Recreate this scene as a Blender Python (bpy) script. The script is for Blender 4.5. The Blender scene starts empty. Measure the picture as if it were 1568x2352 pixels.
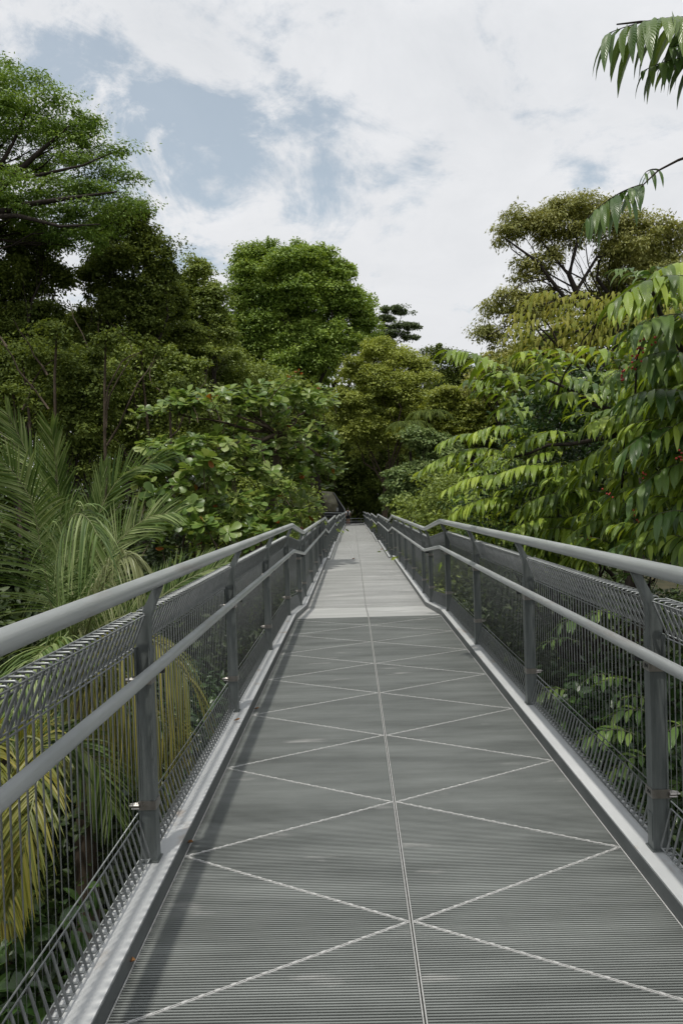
import bpy, math, random
import numpy as np
from mathutils import Matrix, Vector

R = math.radians
S = bpy.context.scene
COL = S.collection
rng = np.random.default_rng(7)
random.seed(7)

# ------------------------------------------------------------------ camera
EYE = 1.6
YAW, PITCH, ROLL, FPX = 0.0163, 0.0152, 0.030, 1568.0
def cam_axes():
    c, s = math.cos(YAW), math.sin(YAW)
    a1 = np.array([c, s, 0]); yy = np.array([-s, c, 0]); zz = np.array([0, 0, 1.])
    c, s = math.cos(PITCH), math.sin(PITCH)
    dep = c*yy - s*zz; up = s*yy + c*zz
    c, s = math.cos(ROLL), math.sin(ROLL)
    return c*a1 - s*up, s*a1 + c*up, dep
RT, UP, DEP = cam_axes()
cam = bpy.data.objects.new('camera', bpy.data.cameras.new('camera')); COL.objects.link(cam)
M = Matrix(((RT[0], UP[0], -DEP[0], 0), (RT[1], UP[1], -DEP[1], 0), (RT[2], UP[2], -DEP[2], EYE), (0, 0, 0, 1)))
cam.matrix_world = M
cam.data.sensor_fit = 'VERTICAL'; cam.data.sensor_height = 36; cam.data.lens = 36*FPX/2352
cam.data.clip_start = 0.05; cam.data.clip_end = 3000
S.camera = cam

def at(px, py, Y):
    """world point at distance Y along the bridge seen in direction (px,py) of the 1568-wide photo"""
    d = DEP + RT*(px-784)/FPX - UP*(py-1176)/FPX
    return np.array([0, 0, EYE]) + d*(Y/d[1])

# ------------------------------------------------------------------ sky, sun, exposure
SUN_EL, SUN_AZ = 75.0, -161.0        # azimuth measured from +Y towards +X
W = bpy.data.worlds.new('World'); S.world = W; W.use_nodes = True
def world():
    nt = W.node_tree; nt.nodes.clear(); N = nt.nodes.new; L = nt.links.new
    out = N('ShaderNodeOutputWorld')
    sky = N('ShaderNodeTexSky'); sky.sky_type = 'NISHITA'; sky.sun_disc = False
    sky.sun_elevation = R(SUN_EL); sky.sun_rotation = R(SUN_AZ); sky.dust_density = 2.0; sky.air_density = 1.0
    hs = N('ShaderNodeHueSaturation'); hs.inputs['Saturation'].default_value = 0.78
    L(sky.outputs[0], hs.inputs['Color'])
    tn = N('ShaderNodeMix'); tn.data_type = 'RGBA'; tn.blend_type = 'MULTIPLY'; tn.inputs[0].default_value = 1; L(hs.outputs[0], tn.inputs[6]); tn.inputs[7].default_value = (1.0, 1.10, 1.0, 1)
    b1 = N('ShaderNodeBackground'); b1.inputs['Strength'].default_value = 0.15; L(tn.outputs[2], b1.inputs[0])
    tc = N('ShaderNodeTexCoord')
    # flat cloud layer: project the view direction on a horizontal sheet
    sep = N('ShaderNodeSeparateXYZ'); L(tc.outputs['Generated'], sep.inputs[0])
    mz = N('ShaderNodeMath'); mz.operation = 'MAXIMUM'; L(sep.outputs['Z'], mz.inputs[0]); mz.inputs[1].default_value = 0.0
    az = N('ShaderNodeMath'); az.operation = 'ADD'; L(mz.outputs[0], az.inputs[0]); az.inputs[1].default_value = 0.35
    dx = N('ShaderNodeMath'); dx.operation = 'DIVIDE'; L(sep.outputs['X'], dx.inputs[0]); L(az.outputs[0], dx.inputs[1])
    dy = N('ShaderNodeMath'); dy.operation = 'DIVIDE'; L(sep.outputs['Y'], dy.inputs[0]); L(az.outputs[0], dy.inputs[1])
    co = N('ShaderNodeCombineXYZ'); L(dx.outputs[0], co.inputs[0]); L(dy.outputs[0], co.inputs[1])
    def noise(scale, detail, rough, dist, off):
        m = N('ShaderNodeMapping'); m.inputs['Location'].default_value = off; L(co.outputs[0], m.inputs[0])
        n = N('ShaderNodeTexNoise'); n.inputs['Scale'].default_value = scale; n.inputs['Detail'].default_value = detail
        n.inputs['Roughness'].default_value = rough; n.inputs['Distortion'].default_value = dist
        L(m.outputs[0], n.inputs['Vector']); return n.outputs['Fac']
    def math2(op, a, b, c=None):
        m = N('ShaderNodeMath'); m.operation = op
        for k, v in enumerate((a, b, c)):
            if v is None: continue
            if isinstance(v, (int, float)): m.inputs[k].default_value = v
            else: L(v, m.inputs[k])
        return m.outputs[0]
    big = noise(3.4, 10, 0.62, 0.5, (3.1, 1.7, 0))
    fine = noise(11.0, 8, 0.65, 0.4, (0.3, 5.2, 0))
    # gaps in the cloud deck, as directions
    def blob(px, py, rad, amp):
        d = DEP + RT*(px-784)/FPX - UP*(py-1176)/FPX; d = d/np.linalg.norm(d)
        dot = N('ShaderNodeVectorMath'); dot.operation = 'DOT_PRODUCT'; L(tc.outputs['Generated'], dot.inputs[0]); dot.inputs[1].default_value = tuple(d)
        mr = N('ShaderNodeMapRange'); mr.interpolation_type = 'SMOOTHSTEP'
        mr.inputs['From Min'].default_value = math.cos(rad); mr.inputs['From Max'].default_value = 1.0
        mr.inputs['To Min'].default_value = 0; mr.inputs['To Max'].default_value = amp
        L(dot.outputs['Value'], mr.inputs['Value']); return mr.outputs[0]
    s = None
    for b in ((420, 280, .30, .36), (480, 320, .10, .22), (300, 330, .12, .12), (680, 170, .09, .12), (200, 250, .14, .10), (60, 120, .14, .12),
              (455, 385, .045, -.34), (440, 90, .12, -.16)):
        v = blob(*b); s = v if s is None else math2('ADD', s, v)
    mid = noise(5.0, 9, 0.68, 0.8, (1.3, 4.4, 0))
    s = math2('MULTIPLY', s, math2('ADD', math2('MULTIPLY', math2('SUBTRACT', mid, 0.5), 4.4), 0.80))
    dens = math2('ADD', math2('MULTIPLY', math2('SUBTRACT', big, 0.5), 2.6), math2('MULTIPLY', math2('SUBTRACT', fine, 0.5), 0.9))
    dens = math2('SUBTRACT', math2('ADD', dens, 0.62), s)
    mk = N('ShaderNodeMapRange'); mk.interpolation_type = 'SMOOTHSTEP'; mk.inputs['From Min'].default_value = 0.0; mk.inputs['From Max'].default_value = 0.56
    mk.inputs['To Min'].default_value = 0.32; L(dens, mk.inputs['Value'])
    # cloud brightness: thicker parts a little greyer
    cr = N('ShaderNodeValToRGB'); e = cr.color_ramp.elements
    e[0].position = 0.30; e[0].color = (.90, .91, .935, 1); e[1].position = 0.68; e[1].color = (.70, .725, .76, 1)
    L(noise(4.2, 9, 0.62, 0.4, (8, 2, 0)), cr.inputs[0])
    lo = N('ShaderNodeMapRange'); lo.inputs['From Min'].default_value = 0.05; lo.inputs['From Max'].default_value = 0.75; L(sep.outputs['Z'], lo.inputs['Value'])
    mixc = N('ShaderNodeMix'); mixc.data_type = 'RGBA'; L(lo.outputs[0], mixc.inputs[0])
    mixc.inputs[6].default_value = (.80, .81, .83, 1); L(cr.outputs[0], mixc.inputs[7])
    b2 = N('ShaderNodeBackground'); b2.inputs['Strength'].default_value = 1.0; L(mixc.outputs[2], b2.inputs[0])
    ms = N('ShaderNodeMixShader'); L(mk.outputs[0], ms.inputs[0]); L(b1.outputs[0], ms.inputs[1]); L(b2.outputs[0], ms.inputs[2])
    L(ms.outputs[0], out.inputs[0])
world()
sun = bpy.data.objects.new('sun', bpy.data.lights.new('sun', 'SUN')); COL.objects.link(sun)
sun.data.energy = 3.0; sun.data.angle = R(1.3); sun.data.color = (1.0, 0.96, 0.88)
sd = Vector((math.sin(R(SUN_AZ))*math.cos(R(SUN_EL)), math.cos(R(SUN_AZ))*math.cos(R(SUN_EL)), math.sin(R(SUN_EL))))
sun.rotation_euler = sd.to_track_quat('Z', 'Y').to_euler()
S.view_settings.view_transform = 'Standard'; S.view_settings.look = 'None'; S.view_settings.exposure = 0.0; S.view_settings.gamma = 1
S.cycles.max_bounces = 8; S.cycles.diffuse_bounces = 5; S.cycles.glossy_bounces = 2; S.cycles.transmission_bounces = 3; S.cycles.transparent_max_bounces = 4
S.cycles.use_adaptive_sampling = True; S.cycles.adaptive_threshold = 0.02

# ------------------------------------------------------------------ helpers
class MB:
    def __init__(s): s.v = []; s.f = []; s.n = 0; s.uv = []; s.hasuv = False
    def add(s, v, faces, uv=None):
        v = np.asarray(v, float); s.v.append(v)
        if isinstance(faces, list) and not isinstance(faces[0], np.ndarray): faces = [np.array(faces)]
        for fa in (faces if isinstance(faces, list) else [faces]):
            fa = np.atleast_2d(np.asarray(fa, int))
            s.f.append(fa + s.n)
            if uv is not None: s.uv.append(np.asarray(uv)[fa].reshape(-1, 2)); s.hasuv = True
            else: s.uv.append(np.zeros((fa.size, 2)))
        s.n += len(v)
    def box(s, x0, x1, y0, y1, z0, z1, zy=None):
        """axis box; zy = (dz at y0, dz at y1) shears it to a slope"""
        a, b = zy if zy else (0, 0)
        v = [(x0, y0, z0+a), (x1, y0, z0+a), (x1, y1, z0+b), (x0, y1, z0+b), (x0, y0, z1+a), (x1, y0, z1+a), (x1, y1, z1+b), (x0, y1, z1+b)]
        s.add(v, [[0, 3, 2, 1], [4, 5, 6, 7], [0, 1, 5, 4], [1, 2, 6, 5], [2, 3, 7, 6], [3, 0, 4, 7]])
    def prism(s, poly, axis, a, b):
        """extrude a convex-ish 2D polygon along axis ('x' or 'y')"""
        n = len(poly)
        def P(p, t): return (t, p[0], p[1]) if axis == 'x' else (p[0], t, p[1])
        v = [P(p, a) for p in poly] + [P(p, b) for p in poly]
        s.add(v, [np.array([[i, (i+1) % n, n+(i+1) % n, n+i] for i in range(n)])])
        s.n -= 2*n; s.v.pop()          # share the vertices with the caps
        s.v.append(np.array(v, float)); 
        for fa in (list(range(n))[::-1], list(range(n, 2*n))):
            s.f.append(np.array([fa]) + s.n); s.uv.append(np.zeros((n, 2)))
        s.n += 2*n
    def tube(s, pts, rad, sides=6, cap=True):
        p = np.asarray(pts, float); n = len(p); r = np.full(n, rad) if np.isscalar(rad) else np.asarray(rad, float)
        t = np.gradient(p, axis=0); t /= np.linalg.norm(t, axis=1)[:, None] + 1e-12
        ref = np.array([0, 0, 1.]) if abs(t[:, 2]).mean() < .8 else np.array([0, 1., 0])
        u = np.cross(t, ref); u /= np.linalg.norm(u, axis=1)[:, None] + 1e-9; w = np.cross(u, t)
        a = np.arange(sides)*2*np.pi/sides
        v = p[:, None] + r[:, None, None]*(np.cos(a)[None, :, None]*u[:, None] + np.sin(a)[None, :, None]*w[:, None])
        i = np.arange(n-1)[:, None]*sides; j = np.arange(sides)[None]; k = (j+1) % sides
        q = np.stack([i+j, i+k, i+sides+k, i+sides+j], -1).reshape(-1, 4)
        fs = [q]
        if cap: fs += [np.array([list(range(sides))]), np.array([list(range((n-1)*sides, n*sides))[::-1]])]
        s.add(v.reshape(-1, 3), fs)
    def build(s, name, mat, parent=None, smooth=False, loc=None):
        me = bpy.data.meshes.new(name); V = np.concatenate(s.v)
        if loc is not None: V = V - np.asarray(loc, float)
        sizes = np.concatenate([np.full(len(f), f.shape[1]) for f in s.f]); loops = np.concatenate([f.reshape(-1) for f in s.f])
        me.vertices.add(len(V)); me.vertices.foreach_set('co', V.astype(np.float32).reshape(-1))
        me.loops.add(len(loops)); me.loops.foreach_set('vertex_index', loops.astype(np.int32))
        me.polygons.add(len(sizes)); st = np.concatenate([[0], np.cumsum(sizes)[:-1]])
        me.polygons.foreach_set('loop_start', st.astype(np.int32)); me.polygons.foreach_set('loop_total', sizes.astype(np.int32))
        me.polygons.foreach_set('use_smooth', np.full(len(sizes), smooth, bool))
        if s.hasuv:
            l = me.uv_layers.new(name='UVMap'); l.data.foreach_set('uv', np.concatenate(s.uv).astype(np.float32).reshape(-1))
        me.update(calc_edges=True)
        me.materials.append(mat)
        o = bpy.data.objects.new(name, me); COL.objects.link(o)
        if loc is not None: o.location = tuple(loc)
        if parent is not None: o.parent = parent
        return o

def tag(o, label=None, cat=None, group=None, kind=None):
    if label: o['label'] = label
    if cat: o['category'] = cat
    if group: o['group'] = group
    if kind: o['kind'] = kind
    return o
def thing(name, label, cat, loc=(0, 0, 0), group=None):
    o = bpy.data.objects.new(name, None); COL.objects.link(o); o.location = tuple(float(c) for c in loc)
    o.empty_display_size = .3
    return tag(o, label, cat, group)
def sub(name, mb, mat, root, smooth=False):
    """part whose mesh is given in world coordinates, under a root Empty standing at its own base"""
    o = mb.build(name, mat, root, smooth); o.location = -root.location if root.parent is None else (0, 0, 0)
    return o

def nodes(name):
    m = bpy.data.materials.new(name); m.use_nodes = True; nt = m.node_tree
    return m, nt, nt.nodes.new, nt.links.new, nt.nodes['Principled BSDF'], nt.nodes['Material Output']

def metal(name, col, col2, rough=.45, metallic=.35, scale=6., stretch=(1, 1, 1), bump=.0, spec=.5, speck=None):
    m, nt, N, L, P, out = nodes(name)
    tc = N('ShaderNodeTexCoord'); mp = N('ShaderNodeMapping'); mp.inputs['Scale'].default_value = stretch; L(tc.outputs['Object'], mp.inputs[0])
    n = N('ShaderNodeTexNoise'); n.inputs['Scale'].default_value = scale; n.inputs['Detail'].default_value = 8; n.inputs['Roughness'].default_value = .65
    L(mp.outputs[0], n.inputs['Vector'])
    cr = N('ShaderNodeValToRGB'); cr.color_ramp.elements[0].position = .3; cr.color_ramp.elements[1].position = .7
    cr.color_ramp.elements[0].color = (*col, 1); cr.color_ramp.elements[1].color = (*col2, 1); L(n.outputs['Fac'], cr.inputs[0])
    last = cr.outputs[0]
    if speck:
        n2 = N('ShaderNodeTexNoise'); n2.inputs['Scale'].default_value = speck[1]; n2.inputs['Detail'].default_value = 5
        mp2 = N('ShaderNodeMapping'); mp2.inputs['Scale'].default_value = speck[4]; L(tc.outputs['Object'], mp2.inputs[0]); L(mp2.outputs[0], n2.inputs['Vector'])
        r2 = N('ShaderNodeMapRange'); r2.inputs['From Min'].default_value = speck[2]; r2.inputs['From Max'].default_value = speck[3]; L(n2.outputs['Fac'], r2.inputs['Value'])
        mx = N('ShaderNodeMix'); mx.data_type = 'RGBA'; L(r2.outputs[0], mx.inputs[0]); L(last, mx.inputs[6]); mx.inputs[7].default_value = (*speck[0], 1); last = mx.outputs[2]
    L(last, P.inputs['Base Color'])
    P.inputs['Metallic'].default_value = metallic; P.inputs['Specular IOR Level'].default_value = spec
    rr = N('ShaderNodeMapRange'); L(n.outputs['Fac'], rr.inputs['Value']); rr.inputs['To Min'].default_value = rough-.1; rr.inputs['To Max'].default_value = rough+.12
    L(rr.outputs[0], P.inputs['Roughness'])
    if bump:
        b = N('ShaderNodeBump'); b.inputs['Strength'].default_value = bump; b.inputs['Distance'].default_value = .01; L(n.outputs['Fac'], b.inputs['Height']); L(b.outputs[0], P.inputs['Normal'])
    return m

def leafmat(name, cols, rough=.45, trans=.25, veins=False, clump=.6, spec=.4):
    """leaf colours differ from leaf to leaf (random per island) and from bough to bough (noise)"""
    m, nt, N, L, P, out = nodes(name)
    g = N('ShaderNodeNewGeometry'); tc = N('ShaderNodeTexCoord')
    n = N('ShaderNodeTexNoise'); n.inputs['Scale'].default_value = clump; n.inputs['Detail'].default_value = 3; L(tc.outputs['Object'], n.inputs['Vector'])
    a = N('ShaderNodeMath'); a.operation = 'MULTIPLY_ADD'; L(n.outputs['Fac'], a.inputs[0]); a.inputs[1].default_value = 1.3; a.inputs[2].default_value = -.45
    b = N('ShaderNodeMath'); b.operation = 'MULTIPLY_ADD'; L(g.outputs['Random Per Island'], b.inputs[0]); b.inputs[1].default_value = .75; L(a.outputs[0], b.inputs[2])
    cr = N('ShaderNodeValToRGB'); k = len(cols); els = cr.color_ramp.elements
    while len(els) < k: els.new(.5)
    for i, c in enumerate(cols):
        p = c[3] if len(c) > 3 else i/(k-1)
        els[i].position = p; els[i].color = (c[0], c[1], c[2], 1)
    L(b.outputs[0], cr.inputs[0]); col = cr.outputs[0]
    if veins:
        uv = N('ShaderNodeUVMap'); sp = N('ShaderNodeSeparateXYZ'); L(uv.outputs[0], sp.inputs[0])
        ab = N('ShaderNodeMath'); ab.operation = 'ABSOLUTE'; L(sp.outputs['Y'], ab.inputs[0])
        h = N('ShaderNodeMath'); h.operation = 'MULTIPLY_ADD'; L(ab.outputs[0], h.inputs[0]); h.inputs[1].default_value = -.16; L(sp.outputs['X'], h.inputs[2])
        w = N('ShaderNodeMath'); w.operation = 'MULTIPLY'; L(h.outputs[0], w.inputs[0]); w.inputs[1].default_value = 95.
        sn = N('ShaderNodeMath'); sn.operation = 'SINE'; L(w.outputs[0], sn.inputs[0])
        bp = N('ShaderNodeBump'); bp.inputs['Strength'].default_value = .30; bp.inputs['Distance'].default_value = .004; L(sn.outputs[0], bp.inputs['Height'])
        L(bp.outputs[0], P.inputs['Normal'])
    L(col, P.inputs['Base Color']); P.inputs['Roughness'].default_value = rough; P.inputs['Specular IOR Level'].default_value = spec
    tr = N('ShaderNodeBsdfTranslucent'); hs = N('ShaderNodeHueSaturation'); hs.inputs['Hue'].default_value = .485; hs.inputs['Saturation'].default_value = 1.1; hs.inputs['Value'].default_value = 1.5
    L(col, hs.inputs['Color']); L(hs.outputs[0], tr.inputs[0])
    ms = N('ShaderNodeMixShader'); ms.inputs[0].default_value = trans; L(P.outputs[0], ms.inputs[1]); L(tr.outputs[0], ms.inputs[2]); L(ms.outputs[0], out.inputs['Surface'])
    return m

M_RAIL = metal('galvanised rail', (.42, .445, .45), (.54, .56, .56), rough=.34, metallic=.35, scale=3, stretch=(6, .6, 6), speck=((.34, .30, .28), 6, .58, .8, (2, .35, 2)))
M_POST = metal('painted post steel', (.075, .088, .086), (.165, .18, .176), rough=.44, metallic=.25, scale=5, stretch=(6, 6, .6))
M_WIRE = metal('galvanised wire', (.15, .162, .162), (.24, .25, .25), rough=.4, metallic=.6, scale=20)
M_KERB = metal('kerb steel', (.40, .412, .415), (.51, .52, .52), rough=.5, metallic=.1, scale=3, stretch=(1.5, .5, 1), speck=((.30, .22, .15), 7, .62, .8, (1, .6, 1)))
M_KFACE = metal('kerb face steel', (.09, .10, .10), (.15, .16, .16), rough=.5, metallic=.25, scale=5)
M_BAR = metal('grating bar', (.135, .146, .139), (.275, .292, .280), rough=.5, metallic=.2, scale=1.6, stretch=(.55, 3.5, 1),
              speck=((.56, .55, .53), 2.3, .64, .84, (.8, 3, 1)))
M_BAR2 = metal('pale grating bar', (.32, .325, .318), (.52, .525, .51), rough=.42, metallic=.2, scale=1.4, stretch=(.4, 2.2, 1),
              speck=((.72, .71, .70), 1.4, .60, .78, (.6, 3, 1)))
M_EDGE = metal('panel edge bar', (.36, .36, .35), (.54, .54, .53), rough=.45, metallic=.2, scale=60)
M_DARK = metal('bearer steel', (.02, .021, .022), (.04, .042, .042), rough=.6, metallic=.1)
M_STAIN = metal('stainless clamp', (.24, .225, .21), (.36, .34, .32), rough=.3, metallic=.85, scale=30)
M_BARK = metal('bark', (.035, .026, .018), (.11, .085, .06), rough=.85, metallic=0, scale=7, stretch=(1, 1, .35), bump=.6, spec=.2)
M_BARKD = metal('dark bark', (.012, .010, .008), (.045, .036, .028), rough=.85, metallic=0, scale=7, stretch=(1, 1, .35), bump=.6, spec=.2)
M_TWIG = metal('green twig', (.03, .035, .015), (.08, .085, .035), rough=.6, metallic=0, scale=9)

# ------------------------------------------------------------------ bridge profile
CX, HW = 0.1755, 0.992
PRO = [(-3, 0), (9.4, 0), (11.42, -.19), (20.85, -.165), (22.9, -.375), (32.4, -.35), (34.4, -.54), (43.8, -.50), (45.9, -.67),
       (55.3, -.65), (57.4, -.80), (66.8, -.78), (68.9, -.90), (76.5, -.89)]
PY = [p[0] for p in PRO]; PZ = [p[1] for p in PRO]
def dz(y): return float(np.interp(y, PY, PZ))
YE = 76.5

def build_deck():
    mb = MB(); mb2 = MB(); first = mb
    y = 0.35
    ramps = [(9.4, 11.42), (20.85, 22.9), (32.4, 34.4), (43.8, 45.9), (55.3, 57.4), (66.8, 68.9)]
    while y < YE:
        ramp = any(a < y < b for a, b in ramps)
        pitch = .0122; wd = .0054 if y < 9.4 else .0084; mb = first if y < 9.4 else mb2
        z = dz(y)
        for x0, x1 in ((CX-HW+.008, CX-.009), (CX+.009, CX+HW-.008)):
            if mb is first:      # T bars: flat flange on a thin web
                mb.box(x0, x1, y, y+wd, z-.0042, z); mb.box(x0, x1, y+.0018, y+.0034, z-.03, z-.0045)
            else: mb.box(x0, x1, y, y+wd, z-.03, z)
        y += pitch
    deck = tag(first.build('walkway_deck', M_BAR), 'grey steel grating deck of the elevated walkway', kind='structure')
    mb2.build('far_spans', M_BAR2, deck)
    e = MB()
    segs = [(PRO[i], PRO[i+1]) for i in range(len(PRO)-1)]
    for (ya, za), (yb, zb) in segs:
        ya = max(ya, .3)
        for x in (CX-.0070, CX+.0030): e.box(x, x+.004, ya, yb, -.03, .0025, (za, zb))
        for x in (CX-HW+.001, CX+HW-.006): e.box(x, x+.005, ya, yb, -.03, .001, (za, zb))
    # zigzag seams between the triangular grating panels of the first span
    L, ph = 1.0313, 2.5675
    def seam(xa, ya, xb, yb):
        d = np.array([xb-xa, yb-ya]); n = np.array([-d[1], d[0]])/np.hypot(*d)
        for o in (-.0052, .0018):
            a0 = np.array([xa, ya])+n*o; b0 = np.array([xb, yb])+n*o; w = n*.0034
            zt = .0016; q = [a0, b0, b0+w, a0+w]
            e.add([(p[0], p[1], -.03) for p in q]+[(p[0], p[1], zt) for p in q], [[0, 3, 2, 1], [4, 5, 6, 7], [0, 1, 5, 4], [1, 2, 6, 5], [2, 3, 7, 6], [3, 0, 4, 7]])
        # the cut bar ends stand up a little along the seam
        Ls = np.hypot(*d); k = int(Ls/.055)
        for i in range(k):
            c = np.array([xa, ya])+d*((i+.5)/k); u = d/Ls*.009; w = n*.0044
            q = [c-u-w, c+u-w, c+u+w, c-u+w]
            e.add([(p[0], p[1], .0005) for p in q]+[(p[0], p[1], .0035) for p in q], [[0, 3, 2, 1], [4, 5, 6, 7], [0, 1, 5, 4], [1, 2, 6, 5], [2, 3, 7, 6], [3, 0, 4, 7]])
    for k in range(-2, 7):
        for s in (-1, 1):
            a, m, b = ph+k*L, ph+(k+.5)*L, ph+(k+1)*L
            if m > 9.4 or a < .4: continue
            seam(CX+s*.01, a, CX+s*(HW-.008), m)
            if b < 9.4: seam(CX+s*(HW-.008), m, CX+s*.01, b)
    e.build('deck_seams', M_EDGE, deck)
    u = MB()
    for (ya, za), (yb, zb) in segs:
        ya = max(ya, -1)
        for x in (-.75, -.45, .45, .75): u.box(CX+x, CX+x+.012, ya, yb, -.14, -.034, (za, zb))
        for x in (-1.25, 1.05): u.box(CX+x, CX+x+.2, ya, yb, -.5, -.10, (za, zb))
    yy = 1.5
    while yy < YE: u.box(CX-1.04, CX+1.04, yy, yy+.1, -.35, -.145, (dz(yy), dz(yy))); yy += 2.06
    u.build('bearers', M_DARK, deck)
    for s, nm in ((-1, 'kerb_left'), (1, 'kerb_right')):
        k = MB(); f = MB()
        for (ya, za), (yb, zb) in segs:
            ya = max(ya, -1.2)
            a, b = sorted((CX+s*(HW+.004), CX+s*(HW+.135)))
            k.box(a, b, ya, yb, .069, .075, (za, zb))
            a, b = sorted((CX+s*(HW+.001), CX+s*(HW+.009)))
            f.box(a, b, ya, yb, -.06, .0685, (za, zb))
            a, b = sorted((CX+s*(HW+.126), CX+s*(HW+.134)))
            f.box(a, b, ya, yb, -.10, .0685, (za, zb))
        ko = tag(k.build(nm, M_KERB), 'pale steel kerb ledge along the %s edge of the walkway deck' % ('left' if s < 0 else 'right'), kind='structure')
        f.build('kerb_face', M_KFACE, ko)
build_deck()

# ------------------------------------------------------------------ railings
def posts_y():
    ys = [0.85, 2.93, 5.02, 7.12, 9.28]
    for a, b in ((11.42, 20.85), (22.9, 32.4), (34.4, 43.8), (45.9, 55.3), (57.4, 66.8), (68.9, 76.5)):
        ys += [a-.08, a+1.05, a+3.15, a+5.25, a+7.35]
        if b < 76: ys.append(b-.08)
    return ys
POSTS = posts_y()

def railing(s):
    side = 'left' if s < 0 else 'right'
    root = thing('railing', 'grey steel railing with rolled wire mesh along the %s side of the walkway' % side, 'railing', (CX+s*(HW+.1), 0, 0))
    X = lambda o: CX+s*(HW+o)
    def rail(o, z, r, name):
        P = []
        pts = [(-1.5, 0)]+[p for p in PRO[1:-1]]+[(YE, PRO[-1][1])]
        for i, (y, zz) in enumerate(pts):
            if i in (0, len(pts)-1): P.append((y, zz)); continue
            for t in (-.045, -.015, .015, .045):      # bent, not mitred
                P.append((y+t, float(np.mean([dz(y+t-.03), dz(y+t+.03), dz(y+t)]))))
        mb = MB(); mb.tube([(X(o), y, z+zz) for y, zz in P], r, 20)
        return sub(name, mb, M_RAIL, root, True)
    rail(.024, 1.292, .032, 'top_rail')
    rail(-.002+.012, .938, .024, 'mid_rail')
    # weld collars where rail lengths meet
    # --- one post, copied along the railing
    prof = [(.066, .075), (.066, 1.105), (.060, 1.135), (.008, 1.262), (.048, 1.262), (.105, 1.15), (.136, 1.06), (.136, .075)]
    x0 = X(0)
    base = MB(); pl = [(s*o, z) for o, z in prof]
    if s < 0: pl = pl[::-1]
    base.prism(pl[:], 'y', -.006, .006)
    base.build  # plate first, then the channel flanges of the lower shaft
    for o0, o1, z0, z1 in ((.066, .074, .08, 1.0), (.128, .136, .08, 1.0)):
        a, b = sorted((s*o0, s*o1)); base.box(a-.0002, b+.0002, -.034, .022, z0, z1)
    a, b = sorted((s*.0745, s*.1275)); base.box(a, b, -.030, -.022, .08, .86)
    # inner flange follows the bend
    fl = [(.066, 1.0), (.066, 1.105), (.060, 1.135), (.012, 1.255)]
    for (o0, z0), (o1, z1) in zip(fl, fl[1:]):
        w = .007; q = [(s*o0, z0), (s*o1, z1), (s*(o1+w), z1), (s*(o0+w), z0)]
        base.prism(q, 'y', -.034, -.0065); 
    a, b = sorted((s*.058, s*.144)); base.box(a, b, -.042, .030, .0755, .081)
    post0 = base.build('post', M_POST, root)
    kids0 = []
    for z in (.322, .862):
        cl = MB()
        a, b = sorted((s*.0625, s*.1395)); 
        cl.box(a, b, -.0385, -.0345, z-.019, z+.019)
        p, q = sorted((s*.0625, s*.0655)); cl.box(p, q, -.0345, .024, z-.019, z+.019)
        cl.box(a, b, .0245, .0285, z-.019, z+.019)
        for yy in (-.036, -.018):
            cl.tube([(s*.132, yy-.012, z+.004), (s*.152, yy-.012, z+.004), (s*.175, yy-.012, z+.004)], [.008, .008, .004], 7)
            cl.tube([(s*.128, yy-.016, z-.006), (s*.162, yy-.016, z-.006)], [.0045, .0045], 6)
        kids0.append(cl.build('clamp', M_STAIN, post0))
    br = MB(); a, b = sorted((s*.014, s*.066)); br.box(a, b, -.016, .004, .885, .918)
    a, b = sorted((s*.0145, s*.020)); br.box(a, b, -.030, .018, .918, .930)
    b0 = br.build('rail_bracket', M_DARK, post0)
    th = np.linspace(0, np.pi, 5)
    for z in (.985, .295):
        bl = MB()
        for sg in (-1, ):
            c = np.array([s*.137, sg*.012-.006, z])
            bl.tube([c+np.array([0, -.010*math.cos(t), 0]) for t in th], [.002, .0075, .010, .0075, .002], 8)
        kids0.append(bl.build('rod_end', M_WIRE, post0))
    kids0.append(b0)
    off = Vector((x0, 0, 0))-root.location
    first = True
    for y in POSTS:
        if first: p = post0; first = False
        else:
            p = post0.copy(); COL.objects.link(p); p.parent = root
            for ch in kids0:
                c = ch.copy(); COL.objects.link(c); c.parent = p
        p.location = off+Vector((0, y, dz(y)))
        if abs(y-2.93) < .01 and s > 0:
            pm = MB(); pm.box(.0628, .0655, -.027, .016, .115, .235); pm.build('name_plate', M_POST, p)
            for z in (.322, .862):
                cu = bpy.data.curves.new('grade_mark', 'FONT'); cu.body = '304'; cu.size = .024; cu.extrude = .0003; cu.align_x = 'CENTER'; cu.align_y = 'CENTER'
                to = bpy.data.objects.new('tmp', cu); COL.objects.link(to); bpy.context.view_layer.update()
                me = bpy.data.meshes.new_from_object(to.evaluated_get(bpy.context.evaluated_depsgraph_get())); bpy.data.objects.remove(to)
                me.materials.clear(); me.materials.append(M_DARK)
                g = bpy.data.objects.new('grade_mark', me); COL.objects.link(g); g.parent = p
                g.rotation_euler = (R(90), 0, R(-90)); g.location = (s*.0617, -.006, z)
    # small plate riveted on the near post
    # --- wire mesh panels, one per bay
    ys = [-1.2]+POSTS
    path = [(.141, .045), (.141, 1.140), (.138, 1.147), (.130, 1.150), (.090, 1.150), (.082, 1.146), (.081, 1.138), (.136, 1.003)]
    low = [(.141, .050), (.100, .050+.040), (.093, .095), (.092, .103), (.136, .262)]
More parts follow.
